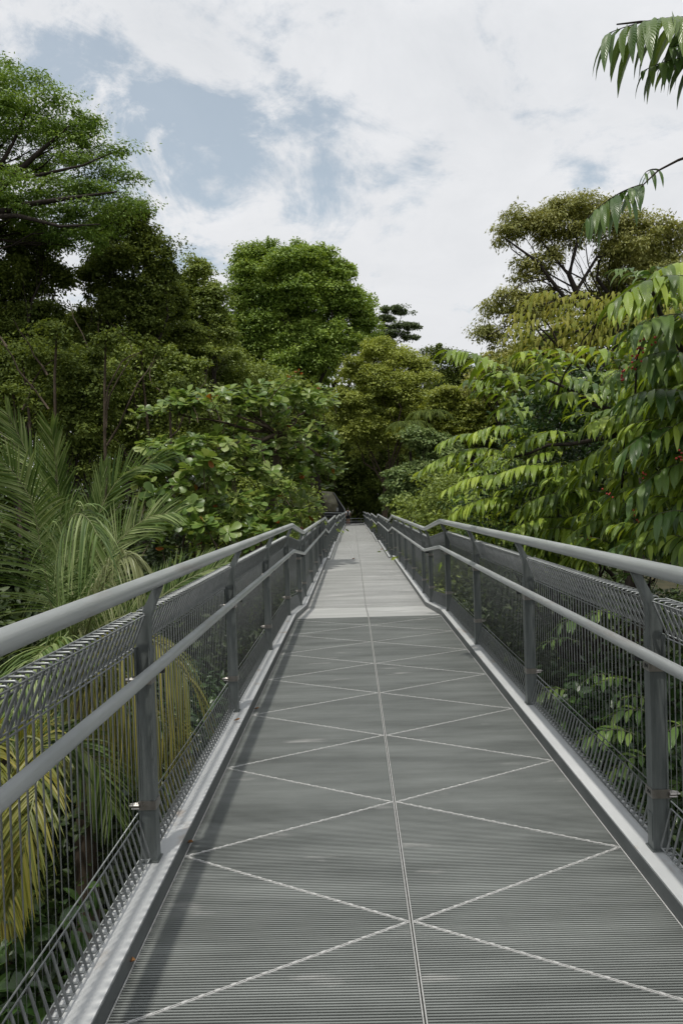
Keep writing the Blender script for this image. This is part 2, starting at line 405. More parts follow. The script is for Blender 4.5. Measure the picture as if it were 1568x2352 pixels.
    for a, b in zip(ys, ys[1:]):
        a2, b2 = a+.040, b-.046
        if b2-a2 < .2: continue
        n = max(3, int(round((b2-a2)/.050))); mb = MB(); sides = 6 if b < 10 else 4
        for k in range(n+1):
            y = a2+(b2-a2)*k/n; z0 = dz(y); r = .0047
            mb.tube([(X(o), y, z+z0) for o, z in path], r, sides, False)
            lw = [(.141, .092), (.100, .092), (.0935, .096), (.092, .104), (.136, .262)]
            mb.tube([(X(o), y, z+z0) for o, z in lw], r, sides, False)
        brk = sorted([a2, b2]+[p for p in PY if a2 < p < b2])
        for o, z in ((.081, 1.141), (.135, 1.153), (.1375, 1.0), (.1375, .985), (.145, .985), (.137, .262), (.137, .295), (.092, .098), (.137, .096), (.137, 1.10)):
            if o == .145: continue
            mb.tube([(X(o), y, z+dz(y)) for y in brk], .0033, 6)
        sub('mesh_panel', mb, M_WIRE, root, True)
    return root
RAIL_L = railing(-1); RAIL_R = railing(1)

# ------------------------------------------------------------------ ground
def ground():
    m, nt, N, L, P, out = nodes('forest floor')
    tc = N('ShaderNodeTexCoord'); n = N('ShaderNodeTexNoise'); n.inputs['Scale'].default_value = .8; n.inputs['Detail'].default_value = 8; L(tc.outputs['Object'], n.inputs['Vector'])
    cr = N('ShaderNodeValToRGB'); cr.color_ramp.elements[0].color = (.018, .022, .008, 1); cr.color_ramp.elements[1].color = (.055, .048, .022, 1)
    cr.color_ramp.elements[0].position = .35; cr.color_ramp.elements[1].position = .65
    L(n.outputs['Fac'], cr.inputs[0]); L(cr.outputs[0], P.inputs['Base Color']); P.inputs['Roughness'].default_value = .95
    g = 90; xs = np.linspace(-400, 400, g); ys = np.linspace(-300, 700, g); X, Y = np.meshgrid(xs, ys)
    Z = -9 + .8*np.sin(X*.11)*np.cos(Y*.09) + 9*np.clip((Y-92)/60, 0, 1)**1.2 + 6*np.clip((-X-60)/80, 0, 1) + 6*np.clip((X-60)/80, 0, 1)
    v = np.stack([X, Y, Z], -1).reshape(-1, 3); i = np.arange(g-1)[:, None]*g+np.arange(g-1)[None]
    mb = MB(); mb.add(v, [np.stack([i, i+1, i+g+1, i+g], -1).reshape(-1, 4)])
    tag(mb.build('ground', m, smooth=True), 'dark leaf-littered forest floor under the walkway', kind='structure')
ground()
GZ = -9.0

# ------------------------------------------------------------------ leaves
def norm(a): return a/(np.linalg.norm(a, axis=-1, keepdims=True)+1e-12)
def runit(n): return norm(rng.normal(size=(n, 3)))
def tmpl(rows, fold=.18, droop=.0):
    """leaf outline rows (t, halfwidth) -> verts (along, across, up), quads, uv; folded on the midrib and drooping"""
    v = []; uv = []
    for t, w in rows:
        z = -droop*t*t
        for k in (-1, 0, 1):
            v.append((t*(1-.12*droop*t), k*w, z+(abs(k)*w*fold*2))); uv.append((t, k*w*2))
    q = []
    for i in range(len(rows)-1):
        for k in (0, 1): a = i*3+k; q.append((a, a+1, a+4, a+3))
    return np.array(v), np.array(q), np.array(uv)
T_CARD = (np.array([(0, 0, 0), (.45, .5, .06), (1, 0, 0), (.45, -.5, .06)]), np.array([[0, 3, 2, 1]]), np.array([(0, 0), (.5, 1), (1, 0), (.5, -1)]))
T_LANCE = tmpl([(0, .01), (.10, .085), (.30, .135), (.55, .135), (.78, .085), (.92, .03), (1, .004)], .22, .38)
T_OBOV = tmpl([(0, .015), (.2, .06), (.45, .17), (.68, .27), (.86, .26), (.96, .15), (1, .03)], .10, .18)
T_OVAL = tmpl([(0, .01), (.25, .2), (.55, .27), (.82, .17), (1, .01)], .15, .12)
T_STRIP = tmpl([(0, .35), (.12, .5), (.5, .45), (.82, .25), (1, .02)], .35, .0)

def put(mb, T, pos, ax, nr, ln, wd):
    """stamp leaf template T at every pos"""
    tv, tq, tu = T; n = len(pos)
    ax = norm(ax); sd = norm(np.cross(nr, ax)); nn = np.cross(ax, sd)
    ln = np.broadcast_to(np.asarray(ln, float), (n,)); wd = np.broadcast_to(np.asarray(wd, float), (n,))
    V = pos[:, None] + ax[:, None]*(tv[None, :, 0:1]*ln[:, None, None]) + sd[:, None]*(tv[None, :, 1:2]*wd[:, None, None]) + nn[:, None]*(tv[None, :, 2:3]*ln[:, None, None])
    k = len(tv); F = (tq[None] + (np.arange(n)*k)[:, None, None]).reshape(-1, tq.shape[1])
    mb.add(V.reshape(-1, 3), [F], np.tile(tu, (n, 1)))

def clumps_in(lobes, rc, dens=1., inner=.25):
    """clump centres over the surface of ellipsoid lobes [(centre, radii)]"""
    out = []
    for c, r in lobes:
        area = 4*np.pi*((r[0]*r[1])**1.6+(r[0]*r[2])**1.6+(r[1]*r[2])**1.6)**(1/1.6)/3**(1/1.6)
        n = max(4, int(dens*area/(np.pi*rc*rc)*1.1)); d = runit(n)
        flip = (d[:, 2] < -.25) & (rng.random(n) < .55); d[flip, 2] *= -1
        rad = np.where(rng.random(n) < inner, rng.uniform(.3, .8, n), np.where(rng.random(n) < .09, rng.uniform(1.15, 1.38, n), rng.uniform(.74, 1.18, n)))
        out.append(c + d*r*rad[:, None])
    return np.concatenate(out)
def fill(mb, C, rc, per, size, flat=.75, T=T_CARD, aspect=.6, droop=.3, up=.6, spread=1.):
    if T is T_CARD: per = int(per*1.7); size = size*1.22
    n = len(C)*per; base = np.repeat(C, per, 0); r0 = np.repeat(rc*rng.uniform(.45, 1.35, len(C)), per)
    st = np.stack([rng.uniform(.6, 1.7, len(C)), rng.uniform(.6, 1.7, len(C)), rng.uniform(.7, 1.25, len(C))], 1); st = np.repeat(st, per, 0)
    d = runit(n); d[:, 2] = np.where(rng.random(n) < .7, np.abs(d[:, 2]), d[:, 2])
    rad = r0*(rng.random(n)**.5*spread+np.minimum(np.abs(rng.normal(size=n)), 2.2)*.24)
    pos = base + d*rad[:, None]*np.array([1, 1, flat])*st
    nr = norm(d + np.array([0, 0, up]) + .55*rng.normal(size=(n, 3)))
    ax = norm(np.cross(nr, runit(n)) + d*.5 + np.array([0, 0, -droop]))
    s = size*rng.uniform(.6, 1.35, n)
    put(mb, T, pos, ax, nr, s, s*aspect if T is T_CARD else s)

def limb(mb, a, b, r0, r1, wob=.08, n=7, sides=7):
    a = np.asarray(a, float); b = np.asarray(b, float); t = np.linspace(0, 1, n)[:, None]; L = np.linalg.norm(b-a)
    p = a+(b-a)*t + np.sin(t*np.pi)*rng.normal(size=3)*wob*L + np.vstack([np.zeros(3), rng.normal(size=(n-2, 3))*wob*L*.22, np.zeros(3)])
    mb.tube(p, np.linspace(r0, r1, n), sides); return p

def crownpx(Y, lst, dy=.8, m=1.0):
    """lobes given as (px, py, rx, ry[, dY]) in photo pixels at distance Y"""
    out = []
    for l in lst:
        y = Y + (l[4] if len(l) > 4 else 0); c = at(l[0], l[1], y); k = y/FPX*m
        out.append((c, np.array([l[2]*k, max(l[2], l[3])*k*dy, l[3]*k])))
    return out

def tree(name, label, cat, base, lobes, mat, rc=.9, per=130, size=.22, dens=1., flat=.75, droop=.3, trunk=.35, bark=None, group=None,
         fork=None, twigs=.25, T=T_CARD, aspect=.6, up=.6, inner=.25, extra=None, limbs=1., lumpy=0):
    base = np.array(base, float); root = thing(name, label, cat, base, group)
    tb = MB(); cen = np.mean([l[0] for l in lobes], 0); lowz = min(l[0][2]-l[1][2] for l in lobes)
    fork = np.array(fork, float) if fork is not None else np.array([cen[0]*.6+base[0]*.4, cen[1]*.6+base[1]*.4, base[2]+(max(lowz, base[2]+1)-base[2])*.85])
    tp = limb(tb, base, fork, trunk, trunk*.7, .03, 9, 10)
    for c, r in lobes:
        lp = limb(tb, fork, c-np.array([0, 0, r[2]*.2]), trunk*.30*limbs, trunk*.08*limbs, .09, 8)
        for _ in range(5):
            d = runit(1)[0]; d[2] = abs(d[2])*.7; limb(tb, lp[rng.integers(3, 7)], c+d*r*.9, trunk*.06*limbs, trunk*.015*limbs, .07, 6, 5)
    if extra:
        for pts, r0, r1 in extra: tb.tube(pts, np.linspace(r0, r1, len(pts)), 8)
    sub('trunk', tb, bark or M_BARKD, root, True)
    if lumpy:
        L2 = []
        for c, r in lobes:
            for d in runit(lumpy):
                if d[2] < -.35: d[2] *= -1
                f = rng.uniform(.28, .46); L2.append((c+d*r*rng.uniform(.72, 1.0), r*f))
            L2.append((c, r*.72))
        lobes = L2
    C = clumps_in(lobes, rc, dens, inner); mb = MB(); fill(mb, C, rc, per, size, flat, T, aspect, droop, up)
    o = sub('crown', mb, mat, root)
    return root
print('base ok')
# ------------------------------------------------------------------ leaf colours
G_FEATHER = leafmat('feathery leaves', [(0.074, 0.141, 0.026), (0.137, 0.227, 0.040), (0.221, 0.324, 0.058)], .5, .3, clump=.35)
G_DARK = leafmat('dark forest leaves', [(0.044, 0.066, 0.014), (0.082, 0.116, 0.022), (0.161, 0.205, 0.040)], .7, .3, clump=.3, spec=.2)
G_MID = leafmat('mid green leaves', [(0.081, 0.116, 0.021), (0.150, 0.206, 0.035), (0.275, 0.335, 0.069)], .5, .25, clump=.4)
G_DOME = leafmat('fig leaves', [(0.090, 0.154, 0.026), (0.174, 0.266, 0.041), (0.300, 0.396, 0.072)], .5, .25, clump=.25)
G_YEL = leafmat('yellowing leaves', [(0.127, 0.166, 0.034), (0.241, 0.290, 0.052), (0.391, 0.438, 0.092)], .5, .3, clump=.3)
G_YG = leafmat('yellow green leaves', [(0.110, 0.153, 0.022), (0.209, 0.249, 0.039), (0.330, 0.363, 0.066)], .5, .3, clump=.3)
G_OLIVE = leafmat('olive brown leaves', [(0.121, 0.142, 0.031), (0.220, 0.238, 0.055), (0.341, 0.340, 0.099)], .5, .3, clump=.5)
G_GREY = leafmat('pale green leaves', [(0.070, 0.119, 0.036), (0.154, 0.224, 0.071), (0.280, 0.350, 0.131)], .45, .25, clump=.5)
G_WISP = leafmat('blue green leaves', [(0.080, 0.120, 0.045), (0.130, 0.170, 0.070)], .5, .2, clump=.5)
G_YLANG = leafmat('long drooping leaves', [(0.039, 0.075, 0.013), (0.101, 0.162, 0.022), (0.213, 0.311, 0.039), (0.370, 0.461, 0.078)], .33, .3, veins=True, clump=.8)
G_YLANGD = leafmat('dark long leaves', [(0.033, 0.074, 0.019), (0.072, 0.134, 0.029), (0.156, 0.228, 0.046)], .33, .25, veins=True, clump=.8)
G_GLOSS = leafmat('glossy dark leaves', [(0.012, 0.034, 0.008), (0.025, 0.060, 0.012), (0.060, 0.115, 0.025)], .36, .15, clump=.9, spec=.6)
G_ALMOND = leafmat('almond leaves', [(.045, .080, .016), (.088, .155, .030), (.17, .245, .052), (.24, .29, .09)], .38, .28, clump=.7)
G_RED = leafmat('old red leaves', [(0.160, 0.020, 0.012), (0.220, 0.070, 0.015), (0.240, 0.130, 0.030)], .45, .3)
G_PALM = leafmat('palm leaflets', [(0.025, 0.055, 0.012), (0.060, 0.105, 0.022), (0.120, 0.180, 0.045), (0.260, 0.310, 0.130)], .48, .2, clump=1.2, spec=.3)
G_PALMY = leafmat('yellow palm leaflets', [(0.075, 0.100, 0.018), (0.150, 0.165, 0.028), (0.280, 0.250, 0.050)], .4, .35, clump=1.2)
G_PALMG = leafmat('greyish hanging leaflets', [(.16, .19, .07), (.28, .30, .15)], .35, .3, clump=1.2)
G_SHADE = leafmat('understorey leaves with shade in colour', [(.014, .026, .007), (.026, .045, .010), (.055, .08, .018)], .5, .15, clump=.6, spec=.3)  # leaf colour lowered to stand for the shade below deck level
G_RACH = metal('palm rachis', (.12, .14, .05), (.22, .23, .10), rough=.5, metallic=0)

def gz(x, y): return GZ
# ------------------------------------------------------------------ forest, far to near
def basept(px, Y): p = at(px, 1150, Y); return (p[0], Y, GZ-.3)

tree('layered_tree', 'wispy layered grey green tree poking out behind the domed tree', 'tree', basept(905, 100),
     crownpx(100, [(898, 712, 28, 6), (930, 718, 14, 4), (885, 735, 26, 6), (930, 752, 32, 5), (900, 770, 30, 6), (940, 778, 16, 4), (885, 790, 22, 8), (880, 755, 16, 5)]),
     G_WISP, rc=.55, per=60, size=.24, flat=.35, trunk=.28, dens=1.0, fork=at(893, 800, 100))
tree('bushy_tree', 'small dark green rounded tree beyond the yellowing tree', 'tree', basept(1010, 92),
     crownpx(92, [(998, 822, 24, 22), (1035, 845, 38, 32), (1000, 868, 36, 36), (1060, 880, 38, 36), (1020, 900, 50, 30)]), G_DARK, rc=.9, per=110, size=.24)
tree('domed_tree', 'broad domed bright green fig tree rising behind the walkway', 'tree', basept(700, 74),
     crownpx(74, [(640, 632, 100, 52), (705, 642, 80, 56), (578, 640, 48, 48), (782, 712, 58, 50), (595, 705, 66, 56), (700, 730, 110, 70), (812, 728, 42, 50, 2),
                  (640, 800, 98, 60), (760, 800, 88, 60), (835, 785, 34, 44, 2), (565, 782, 62, 50), (675, 870, 110, 60), (690, 610, 52, 34), (740, 625, 44, 34)]),
     G_DOME, rc=.75, per=85, size=.23, dens=1.15, trunk=.8, lumpy=9)
tree('yellowing_tree', 'yellow green bushy tree beside the far end of the walkway', 'tree', basept(880, 68),
     crownpx(68, [(868, 822, 48, 34), (915, 850, 58, 45), (835, 872, 46, 45), (960, 880, 38, 42), (880, 925, 80, 60), (805, 950, 44, 55), (935, 945, 60, 50),
                  (840, 1010, 64, 55), (910, 1010, 58, 50)]), G_YEL, rc=.6, per=70, size=.18, lumpy=8, dens=1.1, trunk=.4, bark=M_BARK)
tree('spreading_tree', 'low yellow green spreading tree right of the yellowing tree', 'tree', basept(1080, 62),
     crownpx(62, [(1045, 918, 50, 24), (1110, 930, 46, 34), (1082, 965, 62, 35), (1012, 955, 36, 30), (1140, 985, 44, 40), (1050, 1000, 60, 30)]), G_YG, rc=.55, per=70, size=.18, flat=.5, lumpy=8)
tree('grove_tree', 'olive brown tree right of the low spreading tree', 'tree', basept(1160, 52),
     crownpx(52, [(1150, 850, 60, 40), (1200, 880, 70, 60), (1110, 900, 46, 40), (1240, 830, 60, 50)]), G_OLIVE, rc=.7, per=90, size=.2)
tree('pale_tree', 'pale silvery leaved tree over the right end of the railing', 'tree', basept(970, 56),
     crownpx(56, [(972, 1022, 46, 26), (1010, 1050, 42, 30), (930, 1105, 42, 24), (975, 1085, 42, 26), (960, 1140, 56, 34), (925, 1165, 38, 32), (1010, 1120, 46, 34), (1000, 1175, 50, 34)]),
     G_GREY, rc=.45, per=45, size=.24, dens=1., flat=.55, T=T_CARD, lumpy=7)
# dark forest that closes the end of the walkway
for nm, lab, px, Y, lb, mt in (
    ('creeper_tree', 'dark creeper hung tree right behind the walking person', 800, 86, [(790, 1040, 60, 60), (830, 1090, 60, 55), (780, 1110, 46, 44), (840, 1150, 40, 34), (760, 1150, 46, 60)], G_DARK),
    ('understorey_tree', 'dark tree closing the far end between railing and pale tree', 880, 84, [(880, 1060, 56, 56), (905, 1120, 46, 50), (870, 1150, 46, 60), (905, 1190, 46, 50), (850, 1060, 40, 40)], G_DARK),
    ('shade_tree', 'dark green tree behind the faceted shelter', 720, 92, [(720, 1010, 80, 60), (690, 1090, 70, 70), (740, 1080, 60, 60), (650, 980, 80, 60)], G_DARK),
    ('slope_tree', 'mid green tree low beneath the domed tree crown', 590, 62, [(560, 900, 70, 45), (620, 950, 80, 60), (540, 960, 80, 60), (680, 940, 70, 50), (600, 880, 60, 30)], G_MID),
    ('ridge_tree', 'deep green tree behind the low spreading tree', 1100, 84, [(1080, 1010, 80, 60), (1000, 1000, 70, 60), (1150, 980, 80, 80), (1060, 1100, 80, 70), (1160, 1080, 80, 80)], G_DARK)):
    tree(nm, lab, 'tree', basept(px, Y), crownpx(Y, lb), mt, rc=1., per=110, size=.25, inner=.35, dens=1.1)

# left-hand forest
tree('feathery_tree', 'huge feathery rain tree with layered sprays at the upper left', 'tree', basept(-150, 37),
     crownpx(37, [(10, 172, 40, 22), (60, 212, 60, 22), (-60, 200, 90, 30), (130, 262, 60, 24), (40, 290, 80, 26), (195, 300, 52, 22), (255, 345, 38, 14), (120, 335, 70, 24),
                  (-20, 350, 80, 28), (210, 395, 50, 18), (278, 412, 26, 9), (90, 400, 60, 14, 3), (150, 450, 66, 18), (235, 455, 56, 18), (290, 478, 36, 12), (40, 480, 60, 16), (110, 510, 70, 22),
                  (200, 510, 66, 20), (170, 560, 50, 24), (-60, 420, 80, 22), (-90, 290, 90, 26), (-70, 520, 70, 20), (20, 420, 46, 10, -3)], dy=1.0),
     G_FEATHER, rc=.75, per=130, size=.15, dens=1.35, flat=.32, trunk=.7, fork=at(-140, 560, 37.0), aspect=.4, droop=.45, inner=.06, limbs=.35,
     extra=[([at(-140, 560, 37.0), at(-60, 480, 36.5), at(20, 415, 36.0), at(90, 350, 36.0), at(160, 290, 36.0)], .30, .05),
            ([at(-140, 560, 37.0), at(-40, 500, 36.0), at(60, 470, 35.5), at(160, 455, 35.0), at(270, 440, 35.0)], .26, .04),
            ([at(-40, 500, 36.0), at(40, 495, 35.0), at(140, 520, 34.5), at(230, 515, 34.0)], .16, .03),
            ([at(-60, 480, 36.5), at(-10, 400, 36.0), at(30, 330, 36.0), at(60, 260, 36.0)], .18, .03),
            ([at(20, 415, 36.0), at(100, 400, 35.0), at(190, 380, 35.0), at(260, 350, 35.0)], .12, .02)])
tree('vine_tree', 'dark vine clad tree at the left edge under the feathery tree', 'tree', basept(30, 40),
     crownpx(40, [(20, 560, 66, 46), (100, 575, 52, 40), (60, 630, 84, 44), (130, 650, 36, 34), (20, 700, 80, 54), (90, 740, 66, 44), (-60, 640, 80, 70), (60, 800, 100, 60), (-30, 790, 80, 60)]),
     G_DARK, rc=.5, per=70, size=.15, dens=1.0, trunk=.4, lumpy=7)
tree('forest_tree', 'tall dark tree whose crown tops out beneath the feathery sprays', 'tree', basept(290, 42),
     crownpx(42, [(300, 525, 62, 42), (240, 560, 40, 44), (345, 580, 52, 46), (380, 640, 22, 30), (290, 620, 80, 52), (230, 660, 40, 44), (330, 690, 62, 50), (265, 740, 70, 60), (340, 780, 62, 52), (240, 820, 66, 52), (385, 705, 40, 50, 3), (400, 780, 60, 50, 3), (190, 760, 40, 50, 2)]),
     G_DARK, rc=.48, per=75, size=.15, dens=1.0, trunk=.4, lumpy=8)
tree('light_topped_tree', 'slim tree with lighter spiky top left of the domed tree', 'tree', basept(450, 50),
     crownpx(50, [(456, 632, 20, 28), (448, 675, 44, 34), (492, 692, 28, 24), (415, 700, 36, 32), (470, 735, 52, 36), (405, 770, 46, 40), (490, 780, 44, 36), (440, 830, 66, 44)]),
     G_MID, rc=.45, per=70, size=.16, trunk=.28, lumpy=8)
for nm, lab, px, Y, lb, mt in (
    ('shaded_tree', 'very dark tree on the left edge above the coconut palm', 20, 34, [(10, 860, 70, 60), (80, 900, 70, 60), (30, 960, 80, 60), (120, 840, 60, 60), (-50, 930, 70, 90)], G_DARK),
    ('ivy_tree', 'dark leafy tree covered in ivy behind the coconut palm', 190, 32, [(180, 870, 60, 60), (220, 920, 60, 60), (150, 960, 60, 60), (210, 1000, 60, 50), (170, 1060, 70, 50)], G_DARK),
    ('lianas_tree', 'dark tree draped with lianas behind the almond tree', 320, 36, [(310, 860, 60, 50), (370, 900, 60, 60), (300, 940, 60, 60), (360, 990, 70, 50), (280, 1030, 60, 60), (420, 870, 50, 50)], G_MID),
    ('hillside_tree', 'mid green tree filling the gap below the slim light topped tree', 460, 54, [(450, 850, 66, 44), (510, 830, 56, 40), (480, 910, 80, 50), (420, 950, 70, 50), (530, 880, 60, 50)], G_MID),
    ('underwood_tree', 'dark low tree seen under the almond tree', 480, 40, [(430, 1010, 90, 60), (540, 1020, 90, 70), (620, 1060, 80, 80), (480, 1100, 90, 80), (640, 1150, 70, 70)], G_DARK),
    ('backwood_tree', 'dark crown far behind the tall dark tree', 330, 66, [(100, 780, 90, 70), (220, 800, 90, 70), (340, 820, 90, 70), (460, 830, 80, 60), (60, 880, 90, 80), (200, 900, 90, 80), (340, 920, 90, 80)], G_DARK)):
    tree(nm, lab, 'tree', basept(px, Y), crownpx(Y, lb), mt, rc=.6, per=110, size=.145, inner=.3, bark=M_BARKD, dens=1.15)
# slim bare stems and hanging vines among the dark trees
for i, (px, Y, top) in enumerate(((60, 31, 820), (120, 30, 760), (250, 31, 780), (225, 33, 900), (395, 33, 880), (30, 29, 900), (330, 35, 800))):
    mb = MB(); b = np.array([at(px, 1150, Y)[0], Y, GZ-.2]); limb(mb, b, at(px+rng.uniform(-15, 15), top, Y), .13, .05, .02, 10)
    for _ in range(3):
        h = rng.uniform(3, 9); limb(mb, b+np.array([0, 0, 9+h]), b+np.array([rng.uniform(-2.5, 2.5), rng.uniform(-1, 1), 10+h+rng.uniform(1, 3)]), .05, .015, .1, 6, 5)
    r = thing('sapling', ('thin bare dark stem in the shade, %s' % ['above the leftmost palm frond', 'between the left trees', 'behind the tallest palm frond', 'right of the ivy clad tree',
        'near the left tip of the almond tree', 'at the left picture edge', 'under the tall dark tree'][i]), 'tree stem', b, 'bare stems in the dark forest')
    sub('trunk', mb, M_BARK, r, True)
    m2 = MB(); fill(m2, np.array([at(px+rng.uniform(-30, 30), top+rng.uniform(-10, 40), Y) for _ in range(7)]), .5, 60, .15); sub('crown', m2, G_DARK, r)

# right-hand big tree with visible crooked limbs
ex = [([at(1440, 900, 31), at(1430, 800, 31), at(1412, 728, 30)], .34, .27),
      ([at(1412, 728, 30), at(1370, 716, 30), at(1345, 705, 30), at(1322, 670, 29.8), at(1306, 632, 29.8), at(1316, 590, 29.6), at(1326, 552, 29.6), at(1318, 510, 29.6)], .19, .04),
      ([at(1345, 705, 30), at(1300, 690, 29.6), at(1262, 640, 29.5), at(1232, 600, 29.5), at(1190, 570, 29.4), at(1160, 548, 29.4)], .11, .03),
      ([at(1306, 632, 29.8), at(1270, 590, 29.6), at(1240, 552, 29.6)], .07, .02),
      ([at(1412, 728, 30), at(1455, 706, 30), at(1490, 690, 30.2), at(1530, 640, 30.4), at(1560, 590, 30.4)], .17, .04),
      ([at(1455, 706, 30), at(1400, 680, 30.4), at(1370, 640, 30.4), at(1374, 600, 30.6), at(1420, 560, 30.6)], .12, .03),
      ([at(1322, 670, 29.8), at(1370, 590, 29.8), at(1440, 580, 30), at(1500, 560, 30)], .08, .02),
      ([at(1300, 690, 29.6), at(1230, 700, 29.3), at(1180, 742, 29.2), at(1120, 770, 29.2)], .05, .015),
      ([at(1262, 640, 29.5), at(1200, 650, 29.3), at(1150, 690, 29.3)], .04, .012)]
tree('crooked_tree', 'tall olive leaved tree with bare crooked dark limbs at the right', 'tree', basept(1440, 31),
     crownpx(30, [(1322, 488, 60, 34), (1258, 508, 46, 34), (1190, 520, 40, 28), (1162, 545, 30, 20), (1380, 515, 50, 40), (1300, 540, 60, 26), (1470, 535, 56, 40), (1540, 560, 46, 44), (1440, 580, 60, 28),
                  (1210, 625, 34, 26), (1160, 690, 40, 20), (1118, 715, 20, 14), (1130, 775, 34, 20), (1112, 760, 20, 12), (1250, 600, 34, 24), (1480, 640, 60, 40), (1210, 720, 50, 26), (1530, 640, 50, 40), (1400, 640, 40, 24, 1.5), (1420, 690, 80, 40, 2), (1250, 700, 50, 30, 1), (1490, 600, 60, 40, 2)]),
     G_OLIVE, rc=.34, per=40, size=.13, dens=2.2, limbs=.5, trunk=.3, fork=at(1412, 728, 30), bark=M_BARKD, extra=ex, aspect=.36, droop=.8, flat=.8, inner=.3)
tree('backing_tree', 'green tree behind the crooked tree, low on the right', 'tree', basept(1450, 44),
     crownpx(44, [(1400, 760, 90, 50), (1500, 740, 90, 70), (1300, 800, 90, 60), (1420, 850, 110, 70), (1560, 840, 80, 90), (1250, 880, 80, 60), (1340, 930, 100, 70)]), G_DARK, rc=.8, per=95, size=.2)

# ------------------------------------------------------------------ plants with long drooping leaves (right, close)
def arcs(mb, c0, d, l, wide, sag, prof):
    """long leaves starting at c0 along d (N,3) and bending down under their weight"""
    m = len(prof); u = np.linspace(0, 1, m); n = len(c0); l = np.asarray(l)[:, None]
    c = c0[:, None]+d[:, None]*(u[None, :, None]*l[:, :, None]*(1-.25*u[None, :, None]**2)); c[:, :, 2] -= (np.asarray(sag)[:, None]*l)*u[None]**2
    wv = norm(np.cross(d, np.array([0, 0, 1.])+.25*rng.normal(size=(n, 3))))[:, None]
    tg = norm(np.gradient(c, axis=1)); nn = np.cross(wv, tg); w = np.asarray(prof)[None, :, None]*(wide*l)[:, :, None]
    V = np.stack([c-wv*w+nn*w*.28, c, c+wv*w+nn*w*.28], 2).reshape(-1, 3)
    i0 = (np.arange(m-1)*3)[:, None]; q = np.concatenate([i0+np.array([[0, 1, 4, 3]]), i0+np.array([[1, 2, 5, 4]])])
    F = (q[None]+(np.arange(n)*m*3)[:, None, None]).reshape(-1, 4)
    uv = np.stack([np.repeat(u, 3), np.tile([-1., 0, 1], m)], 1); mb.add(V, [F], np.tile(uv, (n, 1)))
P_LANCE = (.03, .34, .5, .52, .44, .28, .02)
def spray(mb, tw, a, b, n, L, sag=.12, hang=.75, wide=.225):
    """twig from a to b, arching, with two ranks of long leaves that arc outwards and hang"""
    a = np.asarray(a, float); b = np.asarray(b, float); t = np.linspace(0, 1, n)
    D = np.linalg.norm(b-a); P = a+(b-a)*t[:, None]; P[:, 2] += sag*D*(4*t*(1-t)) - .05*D*t**3
    tw.tube(P, np.linspace(.006, .0022, n), 5)
    tg = norm(np.gradient(P, axis=0)); sdv = norm(np.cross(tg, np.array([0, 0, 1.])))
    sg = np.where(np.arange(n) % 2 == 0, 1., -1.)[:, None]
    d = norm(sdv*sg*.75 + tg*(.45+.5*t[:, None]**2) + np.array([0, 0, .35-.75*hang*rng.uniform(.6, 1.2)]) + rng.normal(size=(n, 3))*.13)
    ln = L*(.66+.45*np.sin(np.pi*np.clip(t*.85+.12, 0, 1)))*rng.uniform(.85, 1.12, n)
    arcs(mb, P[1:], d[1:], ln[1:], wide, rng.uniform(.45, .85, n-1)*hang, P_LANCE)
def spraypx(mb, tw, x0, y0, x1, y1, Y0, Y1=None, L=.24, n=None, **k):
    a = at(x0, y0, Y0); b = at(x1, y1, Y1 or Y0); D = np.linalg.norm(b-a)
    spray(mb, tw, a, b, n or max(7, int(D/.027)), L, **k)

